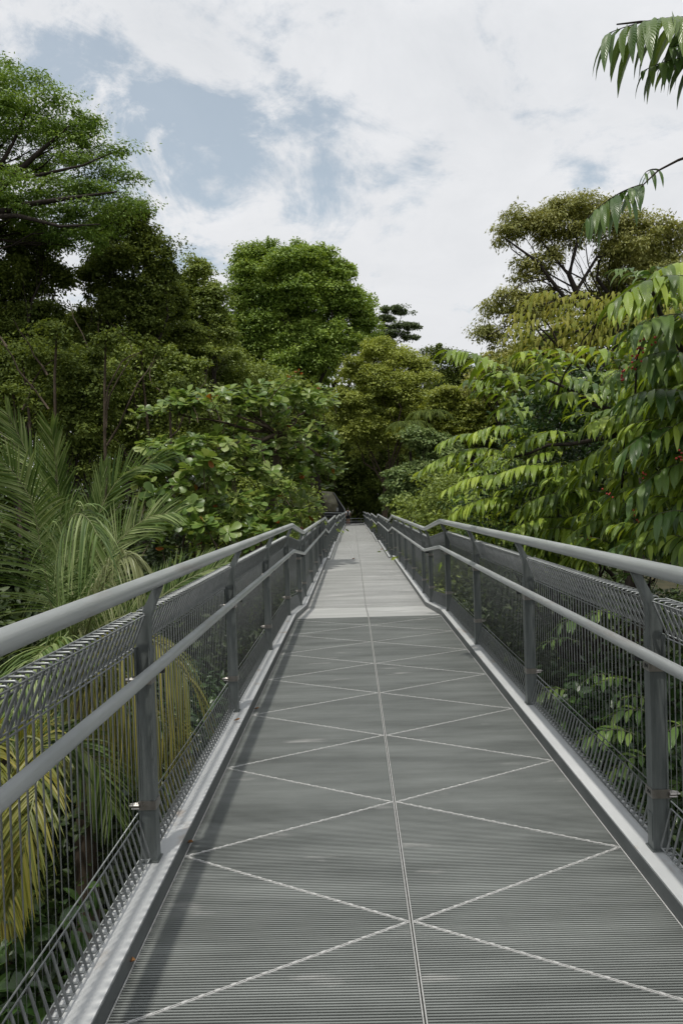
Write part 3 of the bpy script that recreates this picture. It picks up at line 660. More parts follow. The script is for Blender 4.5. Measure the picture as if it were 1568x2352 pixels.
def near_right():
    base = (4.6, 7.5, GZ-.2)
    root = thing('ylang_tree', 'tree with long ribbed drooping leaves and red berries leaning over the right railing', 'tree', base)
    tb = MB()
    f1 = at(1560, 1350, 6.5); limb(tb, base, (4.3, 7.3, -1.0), .14, .10, .02, 9); 
    limb(tb, (4.3, 7.3, -1.0), at(1480, 1000, 7.), .10, .05, .06); limb(tb, (4.3, 7.3, -1.0), at(1620, 900, 5.8), .09, .04, .05); limb(tb, at(1480, 1000, 7.), at(1180, 1050, 8.5), .035, .012, .06)
    limb(tb, at(1480, 1000, 7.), at(1250, 870, 7.2), .035, .012, .05); limb(tb, at(1620, 900, 5.8), at(1700, 300, 4.6), .05, .02, .05); limb(tb, at(1620, 900, 5.8), at(1480, 640, 5.2), .03, .012, .05)
    limb(tb, (4.3, 7.3, -1.0), at(1250, 1180, 9), .05, .014, .06)
    limb(tb, at(1440, 1170, 7), at(1500, 720, 5), .016, .006, .03)
    limb(tb, at(1260, 950, 6.6), at(1400, 720, 6.0), .010, .004, .04)
    sub('trunk', tb, M_BARKD, root, True)
    A = MB(); AD = MB(); TW = MB()
    # outermost sprays, as they stand in the photograph
    H = [(1205, 905, 1030, 792, 6.6, 6.2, .26), (1250, 890, 1120, 850, 6.8, 6.6, .24), (1290, 880, 1195, 800, 6.8, 6.4, .25), (1340, 860, 1262, 795, 6.5, 6.3, .24),
         (1430, 850, 1340, 790, 6.0, 5.9, .24), (1150, 905, 1075, 868, 7.2, 7.0, .24), (1230, 960, 1090, 890, 7.4, 7.2, .24), (1200, 950, 1140, 940, 7.2, 7.0, .24),
         (1170, 1040, 985, 1058, 9.2, 9.0, .24), (1150, 1010, 1010, 1010, 9.2, 9.0, .24), (1120, 1075, 965, 1075, 9.4, 9.2, .24), (1190, 1100, 1020, 1118, 9, 8.8, .24),
         (1210, 1150, 1035, 1170, 9, 8.8, .24), (1240, 1000, 1090, 985, 8.4, 8.2, .24), (1300, 1080, 1130, 1090, 8, 7.8, .24), (1360, 1140, 1190, 1160, 7.6, 7.4, .24),
         (1310, 1195, 1160, 1220, 8, 7.8, .22), (1460, 1200, 1310, 1220, 7, 6.8, .24), (1570, 1250, 1410, 1250, 6, 5.8, .24), (1520, 1120, 1390, 1150, 6.4, 6.2, .24),
         (1600, 640, 1408, 682, 4.9, 4.7, .27), (1640, 740, 1455, 745, 4.8, 4.6, .27), (1620, 620, 1500, 618, 5.2, 5.0, .27), (1610, 830, 1475, 815, 4.9, 4.8, .26), (1620, 920, 1440, 905, 5.1, 5.0, .26),
         (1560, 980, 1420, 1040, 5.6, 5.5, .26), (1600, 1060, 1450, 1130, 5.5, 5.4, .26), (1600, 1180, 1480, 1190, 5.2, 5.2, .24), (1380, 930, 1280, 900, 6.6, 6.4, .24),
         (1330, 1000, 1200, 1010, 7.4, 7.2, .24), (1480, 1060, 1330, 1090, 6.8, 6.6, .24), (1500, 970, 1340, 970, 6.3, 6.2, .24), (1560, 720, 1490, 830, 5.0, 4.9, .24)]
    for x0, y0, x1, y1, Y0, Y1, L in H: spraypx(AD if x0 > 1550 and y0 > 700 else A, TW, x0, y0, x1, y1, Y0, Y1, L, sag=.10)
    # the mass behind them
    for _ in range(480):
        px = rng.uniform(1060, 1720); py = rng.uniform(860, 1290)
        if px < 1270 and py < 985: continue
        if px < 1180 and py < 1050: continue
        if 1230 < px < 1420 and 900 < py < 1060 and rng.random() < .75: continue
        if px > 1440 and rng.random() < .35: py = rng.uniform(650, 900)
        Y = 5.4 + 4.2*np.clip((1560-px)/450, 0, 1) + rng.uniform(-.2, 1.5)
        c = at(px, py, Y); az = rng.normal(math.pi*1.08, .9); le = rng.uniform(.3, .75)
        dd = np.array([math.cos(az), math.sin(az), rng.uniform(-.35, .45)])*le
        if (c+dd)[0] < .35+.03*Y: continue
        spray(AD if rng.random() < (.22 if px > 1420 else .1) else A, TW, c-dd*.5, c+dd*.5, max(8, int(le/.032)), rng.uniform(.19, .27), rng.uniform(.03, .16), rng.uniform(.5, 1.0))
    sub('crown', A, G_YLANG, root, True); sub('crown', AD, G_YLANGD, root, True); sub('sprays', TW, M_TWIG, root, True)
    # overhanging sprays against the sky, on one long dark bough each
    for (pts, sp) in (
        ([(1760, 140), (1660, 60), (1560, 50), (1470, 50), (1415, 56)], [(1700, 52, 1398, 58, 3.9, 3.75, .25, 34), (1660, 135, 1478, 150, 4.0, 3.85, .16, 20), (1760, 105, 1540, 95, 4.1, 3.9, .22, 20)]),
        ([(1680, 330), (1620, 345), (1556, 368), (1510, 392), (1468, 432)], [(1474, 424, 1348, 492, 4.3, 4.15, .165, 24), (1510, 390, 1480, 394, 4.4, 4.3, .11, 6)])):
        B = MB(); BT = MB()
        BT.tube([at(x, y, 4.25 if len(sp) == 2 else 4.0) for x, y in pts], np.linspace(.012, .004, len(pts)), 6)
        for x0, y0, x1, y1, Y0, Y1, L, n in sp: spraypx(B, BT, x0, y0, x1, y1, Y0, Y1, L, n=n, sag=.05, hang=1.25, wide=.26)
        bo = sub('bough', BT, M_BARKD, root, True); bo['label'] = 'dark twig with big hanging leaves against the sky'
        lo = B.build('leaves', G_YLANGD, bo, True)
    # red berries in bunches
    MBR = metal('berry red', (.26, .015, .010), (.36, .04, .02), rough=.35, metallic=0)
    for px, py, Y, n in ((1468, 790, 4.9, 9), (1460, 815, 4.9, 8), (1430, 865, 5.1, 8), (1448, 838, 5.0, 6), (1500, 780, 4.8, 5), (1395, 1130, 6, 5), (1560, 1050, 5.1, 8), (1478, 1085, 5.6, 4), (1480, 740, 4.9, 3), (1350, 1235, 7, 5), (1460, 1185, 6, 4)):
        c = at(px, py, Y-.12); bm_ = MB()
        for _ in range(n):
            q = c+rng.normal(size=3)*np.array([.02, .03, .028]); th = np.linspace(0, np.pi, 6); r = .0085
            bm_.tube([q+np.array([0, 0, -r*math.cos(t)]) for t in th], np.maximum(r*np.sin(th), .0004), 8)
        sub('berry_clumps', bm_, MBR, root, True)
near_right()

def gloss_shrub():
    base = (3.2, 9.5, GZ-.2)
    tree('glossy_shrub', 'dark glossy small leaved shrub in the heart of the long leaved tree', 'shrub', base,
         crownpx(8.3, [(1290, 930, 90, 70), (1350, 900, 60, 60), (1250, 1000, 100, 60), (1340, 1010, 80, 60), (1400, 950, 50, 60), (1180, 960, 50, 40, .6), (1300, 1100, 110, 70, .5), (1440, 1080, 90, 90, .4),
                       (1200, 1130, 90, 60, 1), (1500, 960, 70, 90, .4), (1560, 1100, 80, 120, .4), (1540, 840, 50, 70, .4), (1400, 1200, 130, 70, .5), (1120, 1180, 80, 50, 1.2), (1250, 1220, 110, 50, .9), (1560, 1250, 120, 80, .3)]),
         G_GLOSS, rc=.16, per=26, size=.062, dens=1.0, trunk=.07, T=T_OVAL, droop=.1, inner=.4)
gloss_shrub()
# a second, farther plant of the same sort, yellowish, above it
def far_ylang():
    base = (5.4, 15.5, GZ-.2); root = thing('ylang_tree', 'yellowish tree with hanging leaves below the crooked limbs', 'tree', base)
    tb = MB(); A = MB(); TW = MB(); limb(tb, base, at(1330, 900, 15), .16, .08, .03)
    for _ in range(12): limb(tb, at(1330, 900, 15), at(rng.uniform(1180, 1480), rng.uniform(690, 820), 15+rng.uniform(-.8, .8)), .05, .012, .06)
    sub('trunk', tb, M_BARKD, root, True)
    for _ in range(170):
        px = rng.uniform(1175, 1560); py = rng.uniform(665+max(0, (1250-px)*.8), 850); Y = 15+rng.uniform(-1, 1)
        spraypx(A, TW, px+25, py+10, px-25+rng.uniform(-10, 10), py+rng.uniform(-6, 12), Y, Y-.2, .26, n=8, sag=.15, hang=.9)
    sub('crown', A, leafmat('yellowish hanging leaves', [(.11, .14, .02), (.19, .21, .035), (.28, .27, .06)], .65, .35, clump=.8, spec=.15), root, True)
far_ylang()

# ------------------------------------------------------------------ tropical almond (left)
def almond():
    base = (-3.6, 17.5, GZ-.2); root = thing('almond_tree', 'broad leaved almond tree with tiered rosettes and a few red leaves', 'tree', base)
    Lb = [(400, 938, 80, 16, -1), (480, 925, 90, 26, -1), (570, 935, 80, 34), (560, 900, 40, 30), (640, 905, 60, 26, 1), (700, 930, 70, 28, 2), (745, 905, 30, 24, 3), (600, 970, 90, 24, 1),
          (700, 985, 34, 30, 2), (730, 1030, 56, 34, 3), (760, 1060, 32, 24, 4), (640, 1025, 80, 34, 1), (430, 1030, 90, 28, -2), (370, 1050, 46, 30, -3), (520, 1050, 90, 40, -1),
          (430, 1090, 110, 44, -3), (560, 1110, 100, 48, -1), (660, 1110, 50, 40, 1), (720, 1090, 46, 30, 3), (400, 1160, 90, 46, -3.5), (500, 1170, 100, 50, -2.5), (600, 1180, 90, 46, -1), (690, 1175, 46, 36, 1.5),
          (440, 1225, 90, 36, -4), (540, 1230, 80, 34, -3), (640, 1210, 60, 30, -1), (350, 1120, 50, 50, -3)]
    lobes = crownpx(16.5, Lb, dy=.7)
    tb = MB(); fork = np.array([-2.9, 17.2, -1.2]); limb(tb, base, fork, .24, .17, .02, 9, 10)
    f2 = at(640, 1000, 17.5); limb(tb, fork, f2, .14, .08, .04)
    for c, r in lobes:
        lp = limb(tb, fork if c[2] < 2.4 else f2, c-np.array([0, 0, r[2]*.6]), .05, .014, .05, 8, 6)
    limb(tb, at(610, 930, 16.6), at(684, 855, 16.2), .014, .005, .03)
    C = clumps_in(lobes, .27, 1.35, .25); C = C[C[:, 2] > -1.5]
    for c in C[::3]: limb(tb, c-np.array([rng.uniform(-.3, .3), rng.uniform(-.3, .3), .45]), c, .012, .006, .05, 4, 4)
    sub('trunk', tb, M_BARK, root, True)
    mb = MB(); rd = MB()
    pos = []; ax = []; nr = []; ln = []
    for c in C:
        k = rng.integers(8, 13); tilt = norm(np.array([0, 0, 1.])+rng.normal(size=3)*.35+np.array([0, -.15, 0])); u = norm(np.cross(tilt, runit(1)[0])); v = np.cross(tilt, u)
        for i in range(k):
            a = i*2.4+rng.uniform(-.2, .2); el = rng.uniform(-.35, .75)
            d = (u*math.cos(a)+v*math.sin(a))*math.cos(el)+tilt*math.sin(el)
            pos.append(c+tilt*rng.uniform(-.06, .02)); ax.append(d); nr.append(tilt+d*-.1+rng.normal(size=3)*.15); ln.append(rng.uniform(.17, .29))
    pos, ax, nr, ln = map(np.array, (pos, ax, nr, ln)); red = rng.random(len(pos)) < .012
    put(mb, T_OBOV, pos[~red], ax[~red], nr[~red], ln[~red], ln[~red]*1.05); put(rd, T_OBOV, pos[red], ax[red], nr[red], ln[red], ln[red])
    for px, py in ((684, 855), (660, 868), (690, 862), (735, 895), (420, 905), (415, 912)):
        rr = np.repeat(at(px, py, 16.1)[None], 3, 0); put(rd, T_OBOV, rr, runit(3)*.7+np.array([0, 0, .5]), runit(3)+np.array([0, 0, 1]), np.full(3, .09), np.full(3, .08))
    sub('crown', mb, G_ALMOND, root, True); o = sub('red_leaves', rd, G_RED, root, True); o['label'] = 'old leaves turned red and orange'
almond()

# ------------------------------------------------------------------ palms
P_LEAFLET = (.35, .9, 1, .95, .8, .5, .05)
def frond(root, P, L, n=70, mat=None, hang=.2, ref=(0, -.85, .5), name='frond', wide=.019, fwd=.6, half=None):
    """pinnate frond: rachis through the points P (world), leaflets of length L in two ranks; ref = way the blade faces"""
    P = np.asarray(P, float); s = np.linspace(0, 1, n); seg = np.r_[0, np.cumsum(np.linalg.norm(np.diff(P, axis=0), axis=1))]; seg /= seg[-1]
    Q = np.stack([np.interp(s, seg, P[:, i]) for i in range(3)], 1)
    for _ in range(14): Q[1:-1] = (Q[:-2]+2*Q[1:-1]+Q[2:])/4
    rm = MB(); rm.tube(Q, np.linspace(.015, .003, n), 6)
    k = int(n*1.15); t = np.linspace(.07, 1, k); ix = t*(n-1); C0 = np.stack([np.interp(ix, np.arange(n), Q[:, i]) for i in range(3)], 1)
    tg = norm(np.gradient(C0, axis=0)); rf = np.array(ref, float); sd = norm(np.cross(tg, rf)); up = norm(np.cross(sd, tg))
    mb = MB()
    for sg in (-1, 1):
        l = L*(.35+.8*np.sin(np.pi*np.clip(t*.84+.10, 0, 1))**.8)*rng.uniform(.88, 1.07, k)
        droop = rng.normal(0, .05, (k, 3)); bunch = np.repeat(rng.normal(size=(k//6+1, 3))*.06, 6, 0)[:k]
        d = norm(sd*sg*(1-.45*t[:, None])+tg*(fwd+.55*t[:, None])+up*.22+droop+bunch)
        c0 = C0; u = np.linspace(0, 1, 7); c = c0[:, None]+d[:, None]*(u[None, :, None]*l[:, None, None])
        hg = hang*rng.uniform(.6, 1.5, k); c[:, :, 2] -= (hg*l)[:, None]*u[None]**2*(1+.5*u[None])
        wv = norm(np.cross(d, up+rng.normal(size=(k, 3))*.35))[:, None]; w = np.array(P_LEAFLET)[None, :, None]*wide*.5
        nn = np.cross(wv, norm(np.gradient(c, axis=1)))
        V = np.stack([c-wv*w+nn*w*.5, c, c+wv*w+nn*w*.5], 2).reshape(-1, 3)
        i0 = (np.arange(6)*3)[:, None]; q = np.concatenate([i0+np.array([[0, 1, 4, 3]]), i0+np.array([[1, 2, 5, 4]])])
        mb.add(V, [(q[None]+(np.arange(k)*21)[:, None, None]).reshape(-1, 4)])
    fr = sub(name, rm, G_RACH, root, True)
    mb.build('leaflets', mat or G_PALM, fr, True)
    return fr

def coconut():
    H = at(190, 1480, 7.6); base = (H[0]-.3, H[1]+.2, GZ-.2)
    root = thing('coconut_palm', 'coconut palm with long arching fronds outside the left railing', 'palm', base)
    tb = MB(); limb(tb, base, H, .16, .11, .01, 12, 12); sub('trunk', tb, M_BARK, root, True)
    def F(pts, L=.62, mat=None, hang=.2, **k):
        frond(root, [H]+[at(x, y, Y) for x, y, Y in pts], L, mat=mat, hang=hang, **k)
    F([(155, 1300, 7.9), (137, 1158, 7.9), (134, 1102, 7.8), (126, 1032, 7.7), (118, 985, 7.6)], .52, hang=.04, fwd=1.0)
    F([(120, 1410, 7.4), (104, 1312, 7.3), (87, 1214, 7.2), (76, 1152, 7.1), (36, 1085, 7.0), (-5, 1057, 6.9)], .62, hang=.12, fwd=.35)
    F([(134, 1410, 6.8), (132, 1298, 6.6), (143, 1228, 6.4), (160, 1188, 6.2), (182, 1174, 6.0), (207, 1189, 5.9), (225, 1230, 5.8)], .60, hang=.55, fwd=.35, ref=(-.4, -.7, .5))
    F([(205, 1330, 8.4), (218, 1208, 8.5), (241, 1147, 8.5), (274, 1096, 8.5), (322, 1068, 8.4), (367, 1063, 8.3)], .56, hang=.06, fwd=.75)
    F([(208, 1330, 8.8), (218, 1208, 8.9), (230, 1130, 8.9), (238, 1075, 8.9)], .42, hang=.02, fwd=1.7)
    F([(232, 1326, 7.9), (266, 1250, 8.0), (311, 1206, 8.0), (350, 1183, 8.0), (403, 1178, 7.9)], .52, hang=.08, fwd=.55)
    F([(227, 1365, 7.2), (258, 1304, 7.0), (280, 1278, 6.9), (302, 1276, 6.8), (325, 1302, 6.8)], .46, G_PALMG, hang=.75, fwd=.5)
    F([(170, 1320, 8.3), (137, 1180, 8.4), (78, 1074, 8.5), (45, 1000, 8.5), (17, 948, 8.4)], .55, hang=.08, fwd=.8)
    F([(240, 1430, 7.4), (330, 1400, 7.4), (420, 1335, 7.6), (520, 1292, 7.8)], .42, hang=.0, fwd=.5)
    F([(235, 1470, 6.6), (300, 1450, 6.1), (380, 1480, 5.8), (430, 1560, 5.7)], .55, G_PALMY, hang=.9)
    F([(160, 1500, 6.5), (110, 1480, 5.9), (60, 1540, 5.5), (30, 1640, 5.3)], .6, hang=.5)
    F([(220, 1540, 6.8), (300, 1590, 6.3), (380, 1660, 6.1), (420, 1760, 6.1)], .5, G_PALMY, hang=.6)
    F([(190, 1530, 7.1), (230, 1600, 6.6), (270, 1720, 6.4)], .5, G_PALMY, hang=.6)
coconut()
def low_palm():
    H = at(30, 1730, 5.4); base = (H[0]-.1, H[1]+.2, GZ-.2)
    root = thing('coconut_palm', 'lower coconut palm with yellowing fronds seen through the left railing mesh', 'palm', base)
    tb = MB(); limb(tb, base, H, .13, .10, .01, 12, 12); sub('trunk', tb, M_BARK, root, True)
    for pts, mt, hg in (([(60, 1690, 5.0), (100, 1700, 4.6), (90, 1790, 4.3), (62, 1900, 4.1), (48, 2020, 4.1)], G_PALMY, .25), ([(-20, 1700, 4.8), (-30, 1760, 4.4), (-20, 1900, 4.2), (10, 2080, 4.1)], G_PALMY, .3),
                    ([(40, 1680, 5.5), (0, 1620, 5.6), (-60, 1610, 5.6)], G_PALM, .4),
                    ([(90, 1690, 5.8), (160, 1690, 6.0), (230, 1760, 6.0), (260, 1860, 6.0)], G_PALM, .3), ([(30, 1800, 5.0), (20, 1950, 4.8), (0, 2120, 4.7)], G_PALMY, .3)):
        frond(root, [H]+[at(*p) for p in pts], .36, 60, mt, hg)
low_palm()
# small far palms beyond the right railing
for i, (px, py, Y, lab) in enumerate(((940, 985, 60, 'small fan of dark fronds below the yellowing tree'), (985, 960, 61, 'second small far palm, right of the first one'))):
    H = at(px, py, Y); root = thing('far_palm', lab, 'palm', (H[0], H[1], GZ-.2), 'small palms beyond the walkway')
    tb = MB(); limb(tb, (H[0], H[1], GZ-.2), H, .15, .11, .01, 6, 8); sub('trunk', tb, M_BARKD, root, True)
    for k in range(11):
        a = k*2*math.pi/11; d = np.array([math.cos(a), math.sin(a), 0.])
        frond(root, [H, H+d*.7+[0, 0, .6], H+d*1.5+[0, 0, .7], H+d*2.1+[0, 0, .0]], .7, 16, G_DARK, .5, ref=(0, 0, 1), wide=.07)

# ------------------------------------------------------------------ plants below deck level on both sides
def bush(name, lab, c, r, mat, T=T_OVAL, size=.11, rc=.28, per=30, group='bushes below the deck', dens=1.):
    c = np.array(c, float)
    lobes = [(c, np.array(r, float))]+[(c+runit(1)[0]*np.array(r)*.6, np.array(r)*.55) for _ in range(3)]
    tree(name, lab, 'bush', (c[0], c[1], GZ-.2), lobes, mat, rc=rc, per=per, size=size, dens=dens, trunk=.09, T=T, group=group, inner=.3, droop=.4)
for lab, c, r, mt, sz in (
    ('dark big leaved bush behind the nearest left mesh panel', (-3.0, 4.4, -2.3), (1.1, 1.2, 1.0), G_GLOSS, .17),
    ('dark bush low down at the bottom left corner', (-2.8, 2.6, -3.4), (1.2, 1.3, 1.1), G_SHADE, .12),
    ('shadowy bush under the coconut palm fronds', (-4.6, 7.6, -2.4), (1.8, 1.6, 1.3), G_SHADE, .12),
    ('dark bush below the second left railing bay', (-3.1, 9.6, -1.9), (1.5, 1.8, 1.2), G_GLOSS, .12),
    ('green bush filling the space under the almond tree', (-4.2, 13.0, -1.5), (2.2, 2.0, 1.6), G_SHADE, .13),
    ('shaded bush left of the palm trunk', (-7.4, 10.5, -1.3), (2.3, 2.2, 1.9), G_SHADE, .14),
    ('bush beyond the palm in deep shade', (-6.0, 15.5, -.8), (2.6, 2.2, 2.2), G_SHADE, .15),
    ('low bush at the far left among the palm fronds', (-9.5, 14.0, -.2), (2.5, 2.2, 2.2), G_SHADE, .15),
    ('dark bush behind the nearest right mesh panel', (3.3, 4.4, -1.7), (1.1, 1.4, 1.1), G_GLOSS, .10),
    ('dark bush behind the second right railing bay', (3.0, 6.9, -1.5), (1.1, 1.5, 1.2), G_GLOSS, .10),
    ('dark bush behind the third right railing bay', (3.2, 9.8, -1.2), (1.2, 1.6, 1.2), G_SHADE, .11),
    ('dark bush near the first ramp of the right railing', (3.4, 13.4, -1.0), (1.5, 1.9, 1.4), G_SHADE, .12),
    ('bush at the bottom right corner below the kerb', (3.0, 2.4, -2.4), (1.1, 1.2, 1.0), G_SHADE, .11),
    ('shaded bush under the long leaved tree', (5.6, 7.0, -.9), (1.6, 2.4, 1.5), G_SHADE, .12),
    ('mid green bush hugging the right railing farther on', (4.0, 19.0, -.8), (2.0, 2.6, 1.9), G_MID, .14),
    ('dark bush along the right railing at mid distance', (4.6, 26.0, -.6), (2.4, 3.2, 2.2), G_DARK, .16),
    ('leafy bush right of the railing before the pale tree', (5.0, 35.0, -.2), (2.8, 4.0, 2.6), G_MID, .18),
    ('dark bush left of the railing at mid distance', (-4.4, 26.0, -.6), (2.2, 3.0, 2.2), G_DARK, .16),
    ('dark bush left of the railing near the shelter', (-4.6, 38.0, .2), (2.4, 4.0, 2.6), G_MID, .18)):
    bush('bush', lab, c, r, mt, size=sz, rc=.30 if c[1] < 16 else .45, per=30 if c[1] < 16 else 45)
# long hanging leaves seen through the right mesh
def low_ylang():
    base = (2.9, 5.6, GZ-.2); root = thing('ylang_sapling', 'young long leaved plant lit behind the right mesh panels', 'plant', base)
    A = MB(); TW = MB(); tb = MB(); limb(tb, base, (2.8, 5.4, -.6), .05, .02, .02); sub('trunk', tb, M_BARKD, root, True)
    for _ in range(46):
        px = rng.uniform(1120, 1600); py = rng.uniform(1330, 1900); Y = rng.uniform(4.3, 7.5)
        a = at(px+40, py, Y)
        if a[0] < 1.75: continue
        b = a+np.array([-.32, -.05, rng.uniform(-.1, .05)])
        if b[0] < 1.5: continue
        spray(A, TW, a, b, 11, rng.uniform(.13, .19), hang=.55)
    sub('crown', A, G_YLANGD, root, True); sub('sprays', TW, M_TWIG, root, True)
low_ylang()
# undergrowth mass over the forest floor and woods on the far slopes
def mass(name, lab, n, xr, yr, zr, mat, rc, per, size, keep=None):
    C = np.stack([rng.uniform(*xr, n), rng.uniform(*yr, n), rng.uniform(*zr, n)], 1)
    if keep is not None: C = C[keep(C)]
    mb = MB(); fill(mb, C, rc, per, size); tag(mb.build(name, mat), lab, kind='stuff')
mass('undergrowth', 'dense dark undergrowth covering the forest floor beneath the walkway', 5200, (-22, 22), (-3, 78), (-8.6, -5.2), G_SHADE, 1.0, 36, .3)
C = []
for _ in range(5200):
    y = rng.uniform(98, 135); px = rng.uniform(-700, 2300); ht = np.interp(px, [-700, 500, 830, 960, 1100, 1250, 2300], [760, 800, 860, 900, 900, 860, 820])
    top = at(px, ht, y)[2]; x = at(px, 1000, y)[0]; C.append((x, y, rng.uniform(-6, top-1.5)))
mb = MB(); fill(mb, np.array(C), 2.2, 60, .55); tag(mb.build('distant_woods', G_DARK), 'far wooded slope closing the view behind the trees', kind='stuff')

# ------------------------------------------------------------------ far end: barrier, shelter, wall, person
def end_barrier():
    z = -1.0; root = thing('end_barrier', 'two bar steel barrier across the far end of the walkway', 'barrier', (.2, 80, z-.2))
    for py in (1191.5, 1197.5):
        mb = MB(); mb.tube([at(778, py+.5, 80), at(834, py-1, 80)], .035, 8); sub('bar', mb, M_RAIL, root, True)
    for px in (785, 806, 829):
        mb = MB(); a = at(px, 1190, 80); mb.tube([a, (a[0], 80, -1.6)], .03, 8); sub('upright', mb, M_RAIL, root, True)
    mb = MB(); mb.box(-3.4, 1.4, 76.52, 82.5, -1.15, -.905); tag(mb.build('end_landing', M_DARK), 'dark landing where the walkway turns at its far end', kind='structure')
end_barrier()

def shelter():
    Y = 78.; z0 = -.9
    root = thing('shelter', 'tan faceted shelter with dark opening at the end of the left railing', 'shelter', (at(765, 1200, Y)[0], Y, z0))
    m, nt, N, L, P, out = nodes('weathered tan panel')
    tc = N('ShaderNodeTexCoord'); n = N('ShaderNodeTexNoise'); n.inputs['Scale'].default_value = 1.4; n.inputs['Detail'].default_value = 8; L(tc.outputs['Object'], n.inputs['Vector'])
    cr = N('ShaderNodeValToRGB'); cr.color_ramp.elements[0].color = (.12, .11, .065, 1); cr.color_ramp.elements[1].color = (.25, .235, .17, 1); cr.color_ramp.elements[0].position = .35; cr.color_ramp.elements[1].position = .7
    L(n.outputs['Fac'], cr.inputs[0]); L(cr.outputs[0], P.inputs['Base Color']); P.inputs['Roughness'].default_value = .8
    def c7(x, y, d=0): return at((1050+x/3.136)*.6272, (1700+y/3.136)*.6272, Y+d)
    A = c7(390, 305, .6); B = c7(535, 320, 0); C = c7(590, 470, -.4); D = c7(560, 545, -.5); E_ = c7(400, 540, -.9); F_ = c7(330, 420, .3); Mid = c7(440, 430, -1.2)
    pts = [A, B, C, D, E_, F_]
    back = [p+np.array([-.2, 3.0, 0]) for p in pts]
    V = np.array(pts+[Mid]+back)
    mb = MB(); mb.add(V, [np.array([[0, 1, 6], [1, 2, 6], [2, 3, 6], [3, 4, 6], [4, 5, 6], [5, 0, 6]]), np.array([[0, 7, 8, 1], [1, 8, 9, 2], [2, 9, 10, 3], [3, 10, 11, 4], [4, 11, 12, 5], [5, 12, 7, 0]])])
    sub('shell', mb, m, root)
    mb = MB(); q = [c7(540, 325, .05), c7(665, 520, .05), c7(665, 680, .05), c7(430, 680, .05), c7(430, 540, .05)]
    V = np.array(q+[p+np.array([0, 2.9, 0]) for p in q]); mb.add(V, [np.array([[0, 1, 2, 3, 4]]), np.array([[i, 5+i, 5+(i+1) % 5, (i+1) % 5] for i in range(5)])])
    sub('opening_shade', mb, M_DARK, root)  # near-black sheet closing the opening, its inner shade given as colour
    mb = MB(); mb.tube([c7(535, 322, -.1), c7(664, 518, -.1), c7(666, 700, -.1)], .05, 8); sub('frame', mb, M_RAIL, root, True)
    mb = MB(); mb.tube([c7(405, 558, -1.4), c7(662, 560, -1.4)], .045, 8); mb.tube([c7(405, 585, -1.4), c7(600, 588, -1.4)], .02, 6); sub('handrail', mb, M_RAIL, root, True)
    mb = MB(); q = c7(580, 520, -.3); mb.box(q[0]-.12, q[0]+.12, q[1]-.25, q[1]-.22, q[2]-.2, q[2]+.2); sub('notice', mb, M_KERB, root)
shelter()
mb = MB(); p = at(905, 1105, 93); mb.box(p[0]-3.5, p[0]+3.2, 93, 97, GZ, p[2]+1.4)
wl = MB()
tag(mb.build('pale_wall', metal('weathered pale wall', (.30, .31, .30), (.45, .46, .46), rough=.8, metallic=0, scale=2)), 'patch of pale grey building wall glimpsed through the trees', 'building')

